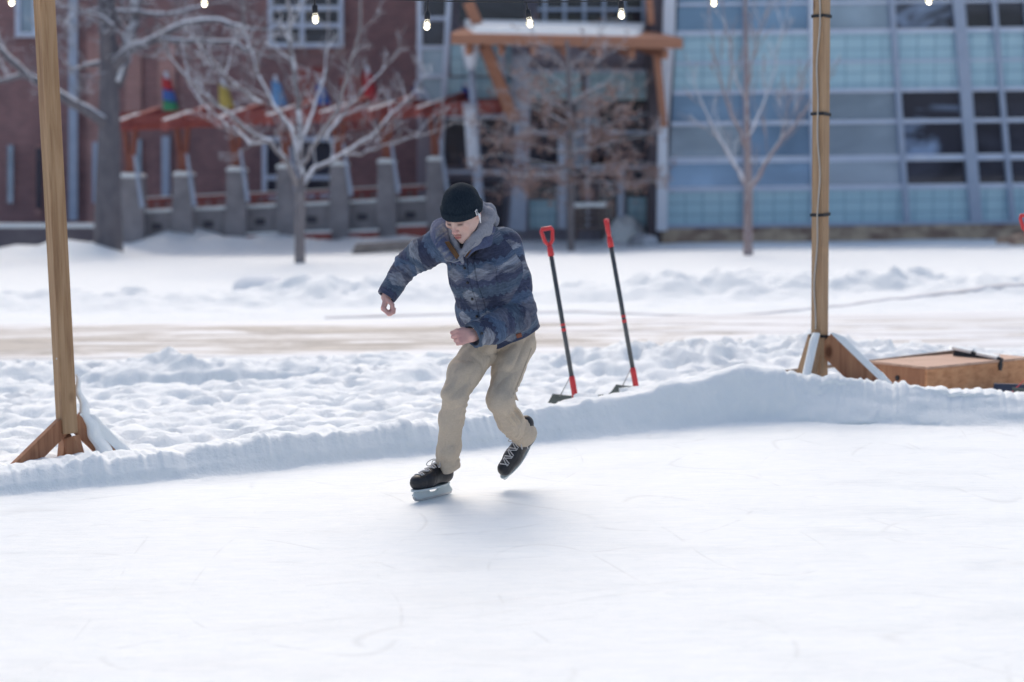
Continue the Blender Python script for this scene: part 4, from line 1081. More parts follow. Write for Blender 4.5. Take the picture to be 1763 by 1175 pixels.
def extract(f, lo, hi, h, margin=2.0):
    lo = np.asarray(lo, float); hi = np.asarray(hi, float); B = 8
    nb = np.maximum(np.ceil((hi - lo) / (h * B)).astype(int), 1); n = nb * B + 1
    # coarse cull
    gi = np.stack(np.meshgrid(*[np.arange(k) for k in nb], indexing='ij'), -1).reshape(-1, 3)
    cen = lo + (gi + .5) * B * h
    dc = f(cen)
    D = np.ones(n, dtype=np.float32)
    act = np.abs(dc) < B * h * .87 * margin + .012
    ins = (dc < 0) & ~act
    for b in gi[ins]:
        D[b[0] * B:b[0] * B + B + 1, b[1] * B:b[1] * B + B + 1, b[2] * B:b[2] * B + B + 1] = -1
    loc = np.stack(np.meshgrid(*[np.arange(B + 1)] * 3, indexing='ij'), -1).reshape(-1, 3)
    ga = gi[act]
    for s0 in range(0, len(ga), 400):
        g = ga[s0:s0 + 400]; I = (g[:, None, :] * B + loc[None]).reshape(-1, 3)
        D[I[:, 0], I[:, 1], I[:, 2]] = f(lo + I * h)
    S = D < 0
    m = S[:-1, :-1, :-1].astype(np.int8)
    cnt = np.zeros(m.shape, np.int8)
    for dx in (0, 1):
        for dy in (0, 1):
            for dz in (0, 1):
                cnt += S[dx:n[0] - 1 + dx, dy:n[1] - 1 + dy, dz:n[2] - 1 + dz]
    C = np.argwhere((cnt > 0) & (cnt < 8))
    cid = np.full(m.shape, -1, np.int32); cid[C[:, 0], C[:, 1], C[:, 2]] = np.arange(len(C))
    acc = np.zeros((len(C), 3)); num = np.zeros(len(C))
    cor = [(x, y, z) for x in (0, 1) for y in (0, 1) for z in (0, 1)]
    val = {c: D[C[:, 0] + c[0], C[:, 1] + c[1], C[:, 2] + c[2]].astype(float) for c in cor}
    for c in cor:
        for ax in range(3):
            if c[ax] == 0:
                e = list(c); e[ax] = 1; e = tuple(e); a, b = val[c], val[e]; mk = (a < 0) != (b < 0)
                t = np.where(mk, a / np.where(mk, a - b, 1), 0); p = np.zeros((len(C), 3)) + np.array(c, float); p[:, ax] = t
                acc[mk] += p[mk]; num[mk] += 1
    Vv = lo + (C + acc / num[:, None]) * h
    quads = []
    for ax in range(3):
        u, v = (ax + 1) % 3, (ax + 2) % 3
        sl0 = [slice(None)] * 3; sl1 = [slice(None)] * 3; sl0[ax] = slice(0, -1); sl1[ax] = slice(1, None)
        ch = S[tuple(sl0)] != S[tuple(sl1)]
        E = np.argwhere(ch); E = E[(E[:, u] > 0) & (E[:, v] > 0) & (E[:, u] < n[u] - 1) & (E[:, v] < n[v] - 1)]
        flip = S[E[:, 0], E[:, 1], E[:, 2]]
        def cc(du, dv):
            q = E.copy(); q[:, u] += du; q[:, v] += dv; return cid[q[:, 0], q[:, 1], q[:, 2]]
        Q = np.stack([cc(-1, -1), cc(0, -1), cc(0, 0), cc(-1, 0)], -1)
        Q = np.where(flip[:, None], Q, Q[:, ::-1])
        quads.append(Q)
    Q = np.concatenate(quads); Q = Q[(Q >= 0).all(1)]
    return Vv, Q
def sdf_mesh(name, f, lo, hi, h, mat, parent, color=None, smooth_it=1):
    Vv, Q = extract(f, lo, hi, h)
    for _ in range(smooth_it):   # light relax to remove voxel stepping
        acc = np.zeros_like(Vv); cn = np.zeros(len(Vv))
        for i in range(4):
            np.add.at(acc, Q[:, i], Vv[Q[:, (i + 1) % 4]]); np.add.at(cn, Q[:, i], 1)
        Vv = Vv * .5 + .5 * acc / np.maximum(cn, 1)[:, None]
    o = make(name, Vv, Q, mat, parent, True)
    if color is not None:
        cl = np.ones((len(Vv), 4), np.float32); cl[:, :3] = color(Vv)
        at_ = o.data.color_attributes.new("tint", 'FLOAT_COLOR', 'POINT'); at_.data.foreach_set("color", cl.ravel())
    return o
def tintmat(name, rough=.8, bscale=120, bs_=.2, bd=.002, spec=.25, sheen=0.0, sss=0.0, var=.16):
    m, nt, b = new_mat(name); a = N(nt, "ShaderNodeVertexColor", layer_name="tint")
    v = coords(nt); n = noise(nt, v, bscale, 3); r = ramp(nt, n, [(.3, (1 - var,) * 3), (.7, (1 + var * .8,) * 3)])
    mm = N(nt, "ShaderNodeMix", data_type='RGBA', blend_type='MULTIPLY'); mm.inputs[0].default_value = 1
    nt.links.new(a.outputs[0], mm.inputs[6]); nt.links.new(r.outputs[0], mm.inputs[7]); nt.links.new(mm.outputs[2], b.inputs["Base Color"])
    b.inputs["Roughness"].default_value = rough; b.inputs["Specular IOR Level"].default_value = spec
    b.inputs["Sheen Weight"].default_value = sheen
    if sss: b.inputs["Subsurface Weight"].default_value = sss; b.inputs["Subsurface Scale"].default_value = .006; b.inputs["Subsurface Radius"].default_value = (1, .4, .25)
    bump(nt, b, n, bs_, bd); return m
def drape(m, sc=11, strength=.7, dist=.02, stretch=(1, 1, .6)):
    nt = m.node_tree; b = nt.nodes["Principled BSDF"]; old = b.inputs["Normal"].links[0].from_node
    n = noise(nt, coords(nt, stretch, (.2, .35, .5)), sc, 3, .5, 1.6); bn = N(nt, "ShaderNodeBump"); bn.inputs["Strength"].default_value = strength; bn.inputs["Distance"].default_value = dist
    nt.links.new(n, bn.inputs["Height"]); nt.links.new(bn.outputs[0], old.inputs["Normal"]); return m
def cloth(name, c1, c2, sc=90, rough=.9, bmp=.25):
    return vmat(name, c1, c2, sc, rough, (1, 1, 1), bmp, .002, .2)

foot_o = gnd(750, 857)
person = thing("person", (foot_o.x, foot_o.y, 0), "person in dark beanie, patterned blue jacket and khaki trousers skating on one leg", "person")

# ---------------- skeleton (photo landmarks lifted to 3D)
HF = nv([-.43, -.74, -.51]); HU = nv(V3(0, 0, 1) - HF[2] * HF); HR = np.cross(HU, HF); HC = W(796, 369, -.16)
def hp(r, u, f): return HC + HR * r + HU * u + HF * f
T0, T1, T2, T3 = W(866, 590, .14), W(852, 540, .09), W(836, 470, .03), W(817, 420, .0)
SP = nv(T3 - T0); TF = V3(-.42, -.82, -.3); TF = nv(TF - SP * (TF @ SP)); TR = np.cross(SP, TF)      # torso up, front, wearer's left
SHR, SHL = W(766, 414, .02), W(867, 419, .03)
ELR, WRR = W(700, 458, .10), W(665, 512, .04)
ELL, WRL = W(897, 538, -.03), W(813, 579, -.20)
HIPR, KNR, ANR = W(832, 592, .05), W(782, 684, -.11), W(771, 796, .0)
HIPL, KNL, ANL = W(893, 592, .12), W(864, 690, -.05), W(902, 750, .16)

# ---------------- boots frames
def frame(f, u): f = nv(f); u = nv(np.array(u) - f * (np.array(u) @ f)); return np.stack([f, np.cross(u, f), u], 1)
BFR = frame([-.63, -.78, 0], [0, .0, 1]); BOR = np.array([foot_o.x, foot_o.y, 0.0])
SHN = nv(ANL - KNL)
BFL = frame([-.56, -.34, -.70], [-.20, -.80, .56]); BOL = W(903, 748, .16) - BFL @ V3(-.062, 0, .15)

# ---------------- body: one continuous skin, head to hands
def hand(wrist, d, n, side, curls, thumb, scale=1.0, spread=1.0):
    """d towards the knuckles, n out of the palm, side towards the thumb"""
    d = nv(d); n = nv(np.array(n) - d * (np.array(n) @ d)); side = nv(np.array(side) - d * (np.array(side) @ d) - n * (np.array(side) @ n))
    prim = []; kn = []
    for i, so in enumerate((.030, .010, -.010, -.028)):
        k = wrist + d * (.086 - .004 * abs(i - 1)) * scale + side * so * scale * spread; kn.append(k)
        prim.append((wrist + d * .01 + side * so * .55, k, .017, .0115, n, 1.15))
    L = [(.043, .026, .020), (.047, .030, .021), (.044, .028, .020), (.035, .021, .018)]
    fing = []
    for i in range(4):
        p = kn[i]; a = 0
        for j in range(3):
            a += curls[i][j]; dd = d * math.cos(a) + n * math.sin(a); q = p + dd * L[i][j] * scale
            fing.append((i, p, q, .0100 - .0008 * j, .0092 - .0008 * j)); p = q
    p0 = wrist + d * .022 + side * .022 + n * .006
    p = p0
    for j, (v, l, r) in enumerate(thumb):
        dd = nv(d * v[0] + n * v[1] + side * v[2]); q = p + dd * l
        fing.append((4, p, q, r, r * .88)); p = q
    return prim, fing
def hand_d(P, H):
    prim, fing = H; d = None
    for a, b, ra, rb, n, s in prim:
        e = rc(P, a, b, ra, rb, n, s); d = e if d is None else su(d, e, .010)
    per = {}
    for i, a, b, ra, rb in fing:
        e = rc(P, a, b, ra, rb); per[i] = e if i not in per else su(per[i], e, .004)
    for i in per: d = su(d, per[i], .0045 if i < 4 else .008)
    return d
r_ = math.radians
HR_ = hand(WRR - nv(WRR - ELR) * .012, [-.30, -.25, -.92], [.94, -.05, -.25], [.0, -1, .15], [(r_(58), r_(58), r_(52)), (r_(64), r_(66), r_(55)), (r_(68), r_(72), r_(55)), (r_(70), r_(74), r_(55))],
           [((.50, .80, .15), .040, .0125), ((.90, .35, -.1), .029, .0105), ((.98, -.15, -.15), .022, .0095)], .86)
HL_ = hand(WRL - nv(WRL - ELL) * .022, [-.93, -.22, -.12], [.10, .90, -.15], [-.1, .1, 1], [(r_(55), r_(75), r_(45)), (r_(66), r_(80), r_(45)), (r_(72), r_(82), r_(45)), (r_(72), r_(82), r_(45))],
           [((.75, .45, .35), .040, .0125), ((.95, .35, .0), .030, .0105), ((.90, .5, -.2), .023, .0095)])
def head_d(P):
    d = ell(P, hp(0, .030, -.012), (HR, HU, HF), (.076, .090, .096))
    d = su(d, ell(P, hp(0, -.015, .028), (HR, HU, HF), (.064, .088, .066)), .03)
    d = su(d, rc(P, hp(0, -.088, .052), hp(0, -.105, .066), .030, .018), .025)                    # chin
    for s in (-1, 1):
        d = su(d, rc(P, hp(s * .056, -.045, -.005), hp(s * .026, -.092, .048), .016, .018), .025)  # jaw
        d = su(d, ell(P, hp(s * .044, -.022, .062), (HR, HU, HF), (.020, .016, .016)), .02)        # cheek bone
    d = su(d, rc(P, hp(-.032, .022, .080), hp(.032, .022, .080), .010, .010), .014)                # brow ridge
    for s in (-1, 1):
        d = ss(d, ell(P, hp(s * .031, .000, .098), (HR, HU, HF), (.019, .011, .016)), .010)        # sockets
        d = su(d, ell(P, hp(s * .031, -.002, .074), (HR, HU, HF), (.0135, .010, .0135)), .003)     # closed-down lids / eyeballs
        d = ss(d, ell(P, hp(s * .036, -.058, .082), (HR, HU, HF), (.016, .030, .014)), .02)        # cheek hollow
    d = su(d, rc(P, hp(0, .012, .086), hp(0, -.034, .108), .0075, .0105), .010)                    # nose bridge
    d = su(d, ell(P, hp(0, -.037, .108), (HR, HU, HF), (.0105, .010, .012)), .006)
    for s in (-1, 1):
        d = su(d, ell(P, hp(s * .0125, -.041, .098), (HR, HU, HF), (.0085, .0075, .010)), .005)
        d = ss(d, ell(P, hp(s * .0065, -.0495, .105), (HR, HU, HF), (.0035, .003, .006)), .002)
    d = su(d, ell(P, hp(0, -.0655, .094), (HR, HU, HF), (.022, .0052, .0085)), .004)               # upper lip
    d = su(d, ell(P, hp(0, -.0765, .092), (HR, HU, HF), (.019, .0060, .0085)), .004)               # lower lip
    d = ss(d, rc(P, hp(-.020, -.0708, .1035), hp(.020, -.0708, .1035), .0016, .0016), .003)
    for s in (-1, 1):                                                                              # ears
        c = hp(s * .079, -.004, -.010); ax = (nv(HR * s + HF * .45), nv(HU + HF * -.15), nv(HF - HR * s * .45))
        e = ell(P, c, ax, (.0065, .031, .019)); e = ss(e, ell(P, c + HR * s * .007 + HF * .002, ax, (.006, .019, .010)), .004)
        d = su(d, e, .006)
    return d
NK = hp(0, -.06, -.035)
def body_d(P):
    d = head_d(P)
    d = su(d, rc(P, NK, W(818, 408, -.03), .055, .062), .02)
    d = su(d, chain(P, [T3, T2, T1, T0], [.10, .145, .14, .145], TF, 1.35), .05)
    d = su(d, rc(P, SHR, SHL, .055, .055), .04)
    d = su(d, chain(P, [SHR, ELR, WRR], [.050, .038, .026]), .02)
    d = su(d, chain(P, [SHL, ELL, WRL], [.050, .038, .026]), .02)
    d = su(d, chain(P, [HIPR, KNR, ANR, BOR + BFR @ V3(-.07, 0, .12)], [.066, .042, .027, .024]), .04)
    d = su(d, chain(P, [HIPL, KNL, ANL, BOL + BFL @ V3(-.06, 0, .12)], [.066, .042, .027, .024]), .04)
    for (w, H) in ((WRR, HR_), (WRL, HL_)):
        near = np.linalg.norm(P - w, axis=-1) < .20
        if near.any():
            e = d.copy(); e[near] = su(d[near], hand_d(P[near], H), .008); d = e
    return d
def mixc(c, t, w): w = np.clip(w, 0, 1)[:, None]; return c * (1 - w) + np.array(t) * w
def g(P, c, r): return np.exp(-(np.linalg.norm(P - c, axis=-1) / r) ** 2)
def skin_col(P):
    c = np.tile(V3(.62, .43, .375), (len(P), 1)) * (1 + .06 * (vnoise(P * 40)[:, None] - .5))
    fl = hp(0, 0, 0)
    c = mixc(c, (.56, .25, .235), .75 * g(P, hp(0, -.035, .11), .020)); c = mixc(c, (.60, .30, .27), .30 * (g(P, hp(.045, -.03, .07), .028) + g(P, hp(-.045, -.03, .07), .028)))
    q = np.stack([(P - HC) @ HR, (P - HC) @ HU, (P - HC) @ HF], -1)
    lips = np.exp(-((q[:, 0] / .021) ** 4 + ((q[:, 1] + .071) / .0095) ** 4)) * (q[:, 2] > .08); c = mixc(c, (.42, .115, .12), lips * .9)
    lipl = np.exp(-((q[:, 0] / .021) ** 4 + ((q[:, 1] + .0708) / .0022) ** 2)) * (q[:, 2] > .08); c = mixc(c, (.10, .02, .025), lipl * .9)
    for s in (-1, 1):
        x = q[:, 0] * s
        brow = np.exp(-(((x - .032) / .021) ** 4 + ((q[:, 1] - .0145 + .14 * (x - .02) ** 2 / .02) / .0078) ** 2)) * (q[:, 2] > .05); c = mixc(c, (.07, .04, .03), brow)
        lash_shade = np.exp(-(((x - .031) / .0145) ** 4 + ((q[:, 1] + .0050) / .0066) ** 2)) * (q[:, 2] > .05); c = mixc(c, (.045, .03, .03), lash_shade)  # lash line widened, eye socket shade painted in with it
        lid = np.exp(-(((x - .031) / .017) ** 4 + ((q[:, 1] - .004) / .007) ** 2)) * (q[:, 2] > .05); c = mixc(c, (.46, .27, .24), lid * .5)
        c = mixc(c, (.30, .10, .09), .7 * g(P, hp(s * .0065, -.0485, .104), .005))
    c = mixc(c, (.58, .28, .25), .6 * g(P, hp(.082, 0, -.01), .03))
    hw = np.maximum(g(P, WRR + V3(-.02, 0, -.07), .10), g(P, WRL + V3(-.08, 0, 0), .10)) ** .5
    c = mixc(c, (.60, .315, .30), hw * .75)
    for H in (HR_, HL_):
        for i, a, b, ra, rb in H[1]: c = mixc(c, (.55, .23, .22), .35 * g(P, a, .012))
    return c
SKIN = tintmat("skin", .5, 200, .05, .001, .35, 0, .08, .05)
lo_b = np.minimum.reduce([WRR, WRL, BOR, ANL, HC]) - .16; hi_b = np.maximum.reduce([WRR, ELL, HIPL, ANL, HC, T0]) + .2
lo_b[2] = .06; hi_b[2] = HC[2] + .17
sdf_mesh("body", body_d, lo_b, hi_b, .0032, SKIN, person, skin_col, 1)

# ---------------- beanie
KNIT = vmat("green_knit", (.009, .016, .026), (.018, .029, .042), 160, .95, (1, 1, .5), .5, .003, .15)
bu = nv(HU - HF * .14 + HR * .17)
def beanie_d(P):
    d = ell(P, hp(0, .036, -.014), (HR, HU, HF), (.088, .101, .117))
    d = su(d, ell(P, hp(.0, .070, -.022), (HR, HU, HF), (.066, .066, .070)), .04)
    hgt = (P - hp(0, .0205, .085)) @ bu
    d = d - .0075 * (1 / (1 + np.exp((hgt - .038) * 1200))) + .0012 * np.sin(np.arctan2((P - HC) @ HR, (P - HC) @ HF) * 60) * 0
    d = d + .006 * (vnoise(P * 26) - .5) * np.clip(hgt * 20, 0, 1)
    d = np.maximum(d, -hgt)
    return np.maximum(d, -(ell(P, hp(0, .030, -.012), (HR, HU, HF), (.0745, .088, .094))))
hb0, hb1 = HC - .17, HC + .19
sdf_mesh("beanie", beanie_d, hb0, hb1, .0028, KNIT, person)
bean = bpy.data.objects["beanie"]
WHITE_CL = vmat("white_label", (.62, .62, .66), (.72, .72, .75), 40, .7, bmp=0)
tc_ = Vector(hp(.0895, .020, .016)); Rt = Matrix((Vector(HF), Vector(HU), Vector(HR))).transposed()
lb = MB().box(tc_ + Vector(HR) * .006, (.017, .026, .003), Rt).build("label_tag", WHITE_CL, bean)
em = MB(); 
for (x, y, w, h_) in ((0, .007, .010, .0025), (0, -.001, .010, .0025), (-.004, .003, .0025, .010), (.004, .003, .0025, .010), (0, -.007, .010, .002)):
    em.box(tc_ + Vector(HR) * .0085 + Vector(HF) * x + Vector(HU) * y, (w, h_, .001), Rt)
em.build("emblem", RUB, bean)
# hair at the temple and nape
def hair_d(P):
    d = ell(P, hp(0, .030, -.014), (HR, HU, HF), (.0815, .098, .101)) + .002 * (vnoise(P * 140) - .5)
    q = P - HC; r, u, f = q @ HR, q @ HU, q @ HF
    keep = np.maximum.reduce([-(u + .055 + .2 * np.clip(f, -.1, .1)), f - .020, u - .03])
    return np.maximum(d, keep)
sdf_mesh("hair", hair_d, hb0, hb1, .003, cloth("brown_hair", (.045, .028, .020), (.09, .055, .04), 200), person)
EB = vmat("earbud_white", (.8, .8, .82), (.85, .85, .87), 10, .3, bmp=0)
e0 = hp(.086, -.010, -.002); MB().tube([e0 + HR * .001 + HU * .012, e0 + HR * .006 + HU * .004, e0 + HR * .007 - HU * .012 + HF * .004, e0 + HR * .006 - HU * .034 + HF * .010], [.005, .0065, .0038, .0032], 10).build("earbud", EB, person, True)

# ---------------- trousers
def fold(P, a, b, fr, amp, seed, ang=3.0, twist=2.0):
    """wrinkles across a limb a->b"""
    ax = nv(b - a); q = P - a; t = q @ ax; s1 = nv(np.cross(ax, V3(.3, 1, .2))); s2 = np.cross(ax, s1)
    u, v = q @ s1, q @ s2
    n1 = vnoise(np.stack([t * fr + u * twist * fr * .2, u * ang, v * ang], -1) + seed)
    n2 = vnoise(np.stack([t * fr * 2.1 - v * twist * fr * .5, u * ang * 2, v * ang * 2], -1) + seed + 31)
    return amp * .62 * (1.1 * (1 - np.abs(2 * n1 - 1)) ** 3 - .4 + .5 * (1 - np.abs(2 * n2 - 1)) ** 2 - .2)
def creases(P, c, ax, wid, amp, period, rad):
    """bundle of sharp folds around point c"""
    q = P - c; t = q @ nv(ax); w = np.exp(-(np.linalg.norm(q, axis=-1) / rad) ** 2)
    return amp * w * (np.abs(np.sin(t * math.pi / period + 2.2 * (vnoise(P * 11) - .5))) - .5)
def trousers_d(P):
    R1 = chain(P, [HIPR, W(799, 642, -.06), W(781, 684, -.13), W(778, 722, -.09), W(774, 770, -.04), W(772, 805, .0)], [.092, .078, .062, .0585, .0590, .0615], None, 1, .03)
    L1 = chain(P, [HIPL, W(874, 640, .03), W(862, 690, -.07), W(876, 720, .02), W(902, 749, .145)], [.094, .080, .070, .066, .066], None, 1, .03)
    st = rc(P, W(848, 566, .07), W(886, 560, .12), .106, .104)
    st = np.maximum(st, (P - W(870, 545, .1)) @ SP)
    fR = fold(P, KNR, W(772, 806, .03), 7, .020, 1.0, 7, 4) * .9 + creases(P, W(790, 690, -.05), [-.3, 0, 1], 0, .015, .030, .08) + creases(P, W(772, 792, .0), [.1, 0, 1], 0, .010, .024, .05)
    fL = fold(P, KNL, W(903, 749, .15), 11, .017, 5.0, 5, 2) + creases(P, W(888, 702, -.02), [.8, .2, .5], 0, .022, .026, .085) + creases(P, W(892, 745, .1), [.6, .3, -.6], 0, .010, .020, .07)
    fT = fold(P, HIPR, KNR, 4.5, .024, 9.0, 10, 7)
    thv = np.arctan2(P[..., 1] - ANR[1], P[..., 0] - ANR[0] + .02); low = np.clip((KNR[2] - P[..., 2]) * 8, 0, 1)
    vert = .0075 * low * np.sin(thv * 4 + 3 * vnoise(P * 5) + P[..., 2] * 9)
    R1 = R1 + fR + .5 * fT + vert; L1 = L1 + fL + .6 * fT
    # knee point of the bent fabric
    R1 = su(R1, ell(P, W(769, 679, -.165), (V3(1, 0, 0), V3(0, 1, 0), V3(0, 0, 1)), (.026, .03, .035)), .022)
    d = su(su(R1, L1, .010), st, .03)
    # open hems
    ra = nv(W(772, 805, .0) - W(774, 770, -.04)); d = np.maximum(d, (P - (W(772, 805, 0) )) @ ra - .004 + .004 * np.sin((P[..., 0] - P[..., 1]) * 60)) if True else d
    return d
def trousers(P):
    d = trousers_d(P)
    # hem of the raised leg
    c = W(903, 749, .145); ax = nv(c - W(876, 722, .02)); near = np.linalg.norm(P - c, axis=-1) < .13
    cut = (P - c) @ ax - .012
    d = np.where(near, np.maximum(d, cut), d)
    hol = rc(P, c - ax * .035, c + ax * .1, .050, .058); d = np.where(near, np.maximum(d, -hol), d)
    return d
# the ground-leg cut plane must not touch the raised leg
def trousers_f(P):
    return trousers(P)
_tr_old = trousers_d
def trousers_d(P, _f=_tr_old):
    return _f(P)
KH = vmat("khaki_twill", (.50, .415, .325), (.57, .48, .385), 130, .9, (1, 1, 1), .25, .002, .2); drape(KH, 9, .45, .02, (1, 1, .45))
lo_t = np.minimum.reduce([KNR, ANR, ANL, HIPL]) - V3(.12, .13, .06); hi_t = np.maximum.reduce([HIPL, ANL, HIPR, KNR]) + V3(.17, .18, .16)
tr = sdf_mesh("trousers", trousers_f, lo_t, hi_t, .0036, KH, person)
# stitched seam along the outer leg and hems
CAMP = np.array([0, 0, CAM_Z])
def shoot(f, px, py, dy0=-.6, lift=.001):
    """drop points from the viewing side onto a cloth surface (single pixel or arrays)"""
    px = np.atleast_1d(np.asarray(px, float)); py = np.atleast_1d(np.asarray(py, float))
    p = np.array([W(a, b, dy0) for a, b in zip(px, py)]); d = p - CAMP; d /= np.linalg.norm(d, axis=1)[:, None]
    trav = np.zeros(len(p))
    for _ in range(90):
        v = f(p); st_ = np.where(v > .0006, np.maximum(v * .7, .0005), 0); st_ = np.where(trav > 1.0, 0, st_)
        if st_.max() == 0: break
        p = p + d * st_[:, None]; trav += st_
    p = p - d * lift
    return p if len(p) > 1 else p[0]
sm_ = [shoot(trousers_f, x, y) for x, y in [(915, 600), (906, 625), (897, 648), (889, 668), (880, 686)]]
MB().tube(sm_, .0016, 5).build("seam", cloth("khaki_seam", (.36, .31, .25), (.40, .35, .28)), tr, True)

# ---------------- jacket
HEMN = nv([-.33, -.10, .90]); HEMP = W(828, 616, -.10)
def jacket_solid(P):
    t = chain(P, [T0 - SP * .06 + V3(.014, 0, 0), T1, T2, T3], [.222, .194, .183, .135], TF, 1.42, .06)
    d = su(t, rc(P, SHR + V3(.02, 0, -.012), SHL, .082, .088), .05)
    sR = chain(P, [SHR, W(730, 436, .06), ELR, WRR], [.086, .078, .069, .050], None, 1, .02)
    sL = chain(P, [SHL + V3(.0, 0, -.01), W(886, 480, .01), ELL, W(850, 566, -.13), WRL], [.088, .078, .079, .074, .064], None, 1, .02)
    return t, d, sR, sL
def jacket_d(P):
    t, d, sR, sL = jacket_solid(P)
    sR = sR + fold(P, SHR, WRR, 11, .016, 2.0, 5, 3) + creases(P, W(712, 462, .04), nv(WRR - SHR), 0, .010, .030, .09)
    sL = sL + fold(P, ELL, WRL, 12, .015, 6.0, 6, 3) + creases(P, W(885, 535, -.08), [.6, 0, .9], 0, .013, .030, .09) + creases(P, W(868, 470, -.02), [.5, 0, 1], 0, .007, .04, .09)
    q = P - T2; u, v, w = q @ TR, q @ SP, q @ TF
    tf = .017 * ((1 - np.abs(2 * vnoise(np.stack([u * 6 + v * 3.5, v * 3.2 - u * 2.0, w * 3], -1) + 3) - 1)) ** 2 - .4) + .006 * (vnoise(P * 17 + 5) - .5)
    tf = tf + creases(P, W(772, 450, -.08), [.7, 0, .7], 0, .012, .030, .08) + creases(P, W(805, 565, -.08), [.75, 0, .6], 0, .010, .035, .12)
    d = d + tf
    d = su(d, sR, .028); d = su(d, sL, .014)
    # placket: raised strip down the front, patch pocket and lower edge band
    ph = (P - HEMP) @ HEMN + .006 * np.sin(u * 22) + .004 * np.sin(u * 47)
    # hem: only the torso shell is cut, never the forearm
    torso_cut = np.maximum(d, -ph)
    d = np.minimum(torso_cut, sL) if True else torso_cut
    d = np.minimum(d, np.maximum(su(d, sR, .02), -ph)) if False else d
    inner = rc(P, T0 - SP * .25, T0 + SP * .02, .178, .17, TF, 1.5); d = np.maximum(d, -np.maximum(inner, -sL - .004) if False else np.where(sL < .004, -1.0, -inner))
    # neck opening
    d = ss(d, rc(P, W(806, 425, -.10), hp(0, -.12, .05), .050, .075), .015)
    # cuffs: stop at the wrist, hollow inside
    aR = nv(WRR - ELR); aL = nv(WRL - ELL)
    nr_ = np.linalg.norm(P - WRR, axis=-1) < .14; nl_ = np.linalg.norm(P - WRL, axis=-1) < .10
    d = np.where(nr_, np.maximum(d, (P - WRR) @ aR), d)
    d = np.where(nr_, np.maximum(d, -rc(P, WRR - aR * .03, WRR + aR * .1, .037, .047)), d)
    sl_cut = np.maximum(d, (P - WRL) @ aL)
    tor = np.maximum(t + .0, -ph)
    d = np.where(nl_, np.minimum(np.maximum(sl_cut, -rc(P, WRL - aL * .03, WRL + aL * .1, .048, .055)), np.maximum(su(t, t, .01) + tf, -ph)), d)
    return d
def band_tor(P):
    q = P - T2; return q @ TR, q @ SP, q @ TF
NAVY_, BLUE_, MID_, GREY_, DK_ = V3(.056, .068, .122), V3(.078, .115, .190), V3(.094, .132, .200), V3(.30, .32, .37), V3(.044, .050, .086)
def motif(u, v, per_u, per_v, seed, ju=0.0):
    """feathered zig-zag flashes (ikat) : returns base band colour index field and flash weight"""
    row = np.floor(v / per_v); vv = v / per_v - row - .5
    uu = u / per_u + (row % 2) * .5 + ju; col = np.floor(uu); du = uu - col - .5
    h1 = np.modf(np.abs(np.sin(row * 12.9 + col * 78.2 + seed) * 4375.5))[0]
    # comb teeth: streaks along u with alternating length
    teeth = np.abs(((v / .0085) % 1) - .5) * 2
    tn_ = vnoise(np.stack([v * 90, row + 0 * v, col * 3.1 + seed], -1))
    L = .46 * (1 - (np.abs(vv) / (.26 + .10 * h1)) ** 1.3) * (.55 + .6 * teeth * tn_ + .15)
    wgt = np.clip((L - np.abs(du)) / .05, 0, 1) * (h1 > .34)
    return row, wgt * (.30 + .70 * vnoise(np.stack([u * 30, v * 110, 0 * u + seed], -1)))
def jac_col(P):
    t, d, sR, sL = jacket_solid(P)
    u, v, w = band_tor(P); ang = u + .25 * (w < 0)
    # which garment panel does this vertex belong to?
    isR = (sR < t - .004) & (((P - SHR) @ nv(ELR - SHR)) > -.01); isL = (sL < t - .004) & (sL < .03) & ~isR
    aR = np.where((((P - ELR) @ nv(WRR - ELR)) > 0), .27 + (P - ELR) @ nv(WRR - ELR), (P - SHR) @ nv(ELR - SHR))
    aL1 = (P - SHL) @ nv(ELL - SHL); aL2 = (P - ELL) @ nv(WRL - ELL)
    inF = rc(P, ELL, WRL, .05, .05) < rc(P, SHL, ELL, .05, .05)
    aL = np.where(inF, .34 + aL2, aL1)
    sideL = np.where(inF, (P - ELL) @ nv(np.cross(nv(WRL - ELL), V3(0, -1, .2))), (P - SHL) @ V3(1, 0, 0))
    sideR = (P - ELR) @ nv(np.cross(nv(WRR - ELR), V3(0, -1, .2)))
    U = np.where(isR, sideR + .9, np.where(isL, sideL + 1.7, u + .04)); Vc = np.where(isR, aR + .03, np.where(isL, aL + .02, v + .012))
    Vj = Vc + .010 * (vnoise(P * 9) - .5)
    jag = .016 * np.abs(((U / .028) % 1) - .5) * 2
    b = ((Vj + jag) / .058) % 4
    c = np.zeros((len(P), 3)); 
    for k, colr in enumerate((NAVY_, BLUE_, NAVY_ * .8, MID_ * .8)): c[(b >= k) & (b < k + 1)] = colr
    row, wg = motif(U, Vj, .150, .112, 3.0)
    c = c * (1 - wg[:, None]) + GREY_ * wg[:, None]
    row, wg = motif(U + .05, Vj + .045, .17, .128, 9.0)
    c = c * (1 - .75 * wg[:, None]) + (DK_) * .75 * wg[:, None]
    row, wg = motif(U - .03, Vj + .02, .19, .15, 14.0)
    c = c * (1 - .6 * wg[:, None]) + V3(.19, .20, .25) * .6 * wg[:, None]
    fib = vnoise(np.stack([U * 50, Vj * 240, 0 * U], -1)); c = c * (.75 + .5 * fib[:, None])
    # cuffs and button placket in plain navy
    pl = (np.abs(u - .005) < .021) & (w > 0) & ~isR & ~isL
    edge = (np.abs(np.abs(u - .005) - .021) < .003) & (w > 0) & ~isR & ~isL
    c[edge] *= .62
    return c
JAC = drape(tintmat("jacket_wool", .95, 140, .3, .003, .1, .12), 10, .7, .022)
lo_j = np.minimum.reduce([WRR, WRL, T0, HEMP]) - V3(.10, .16, .10); lo_j[2] = min(WRL[2], HEMP[2]) - .10
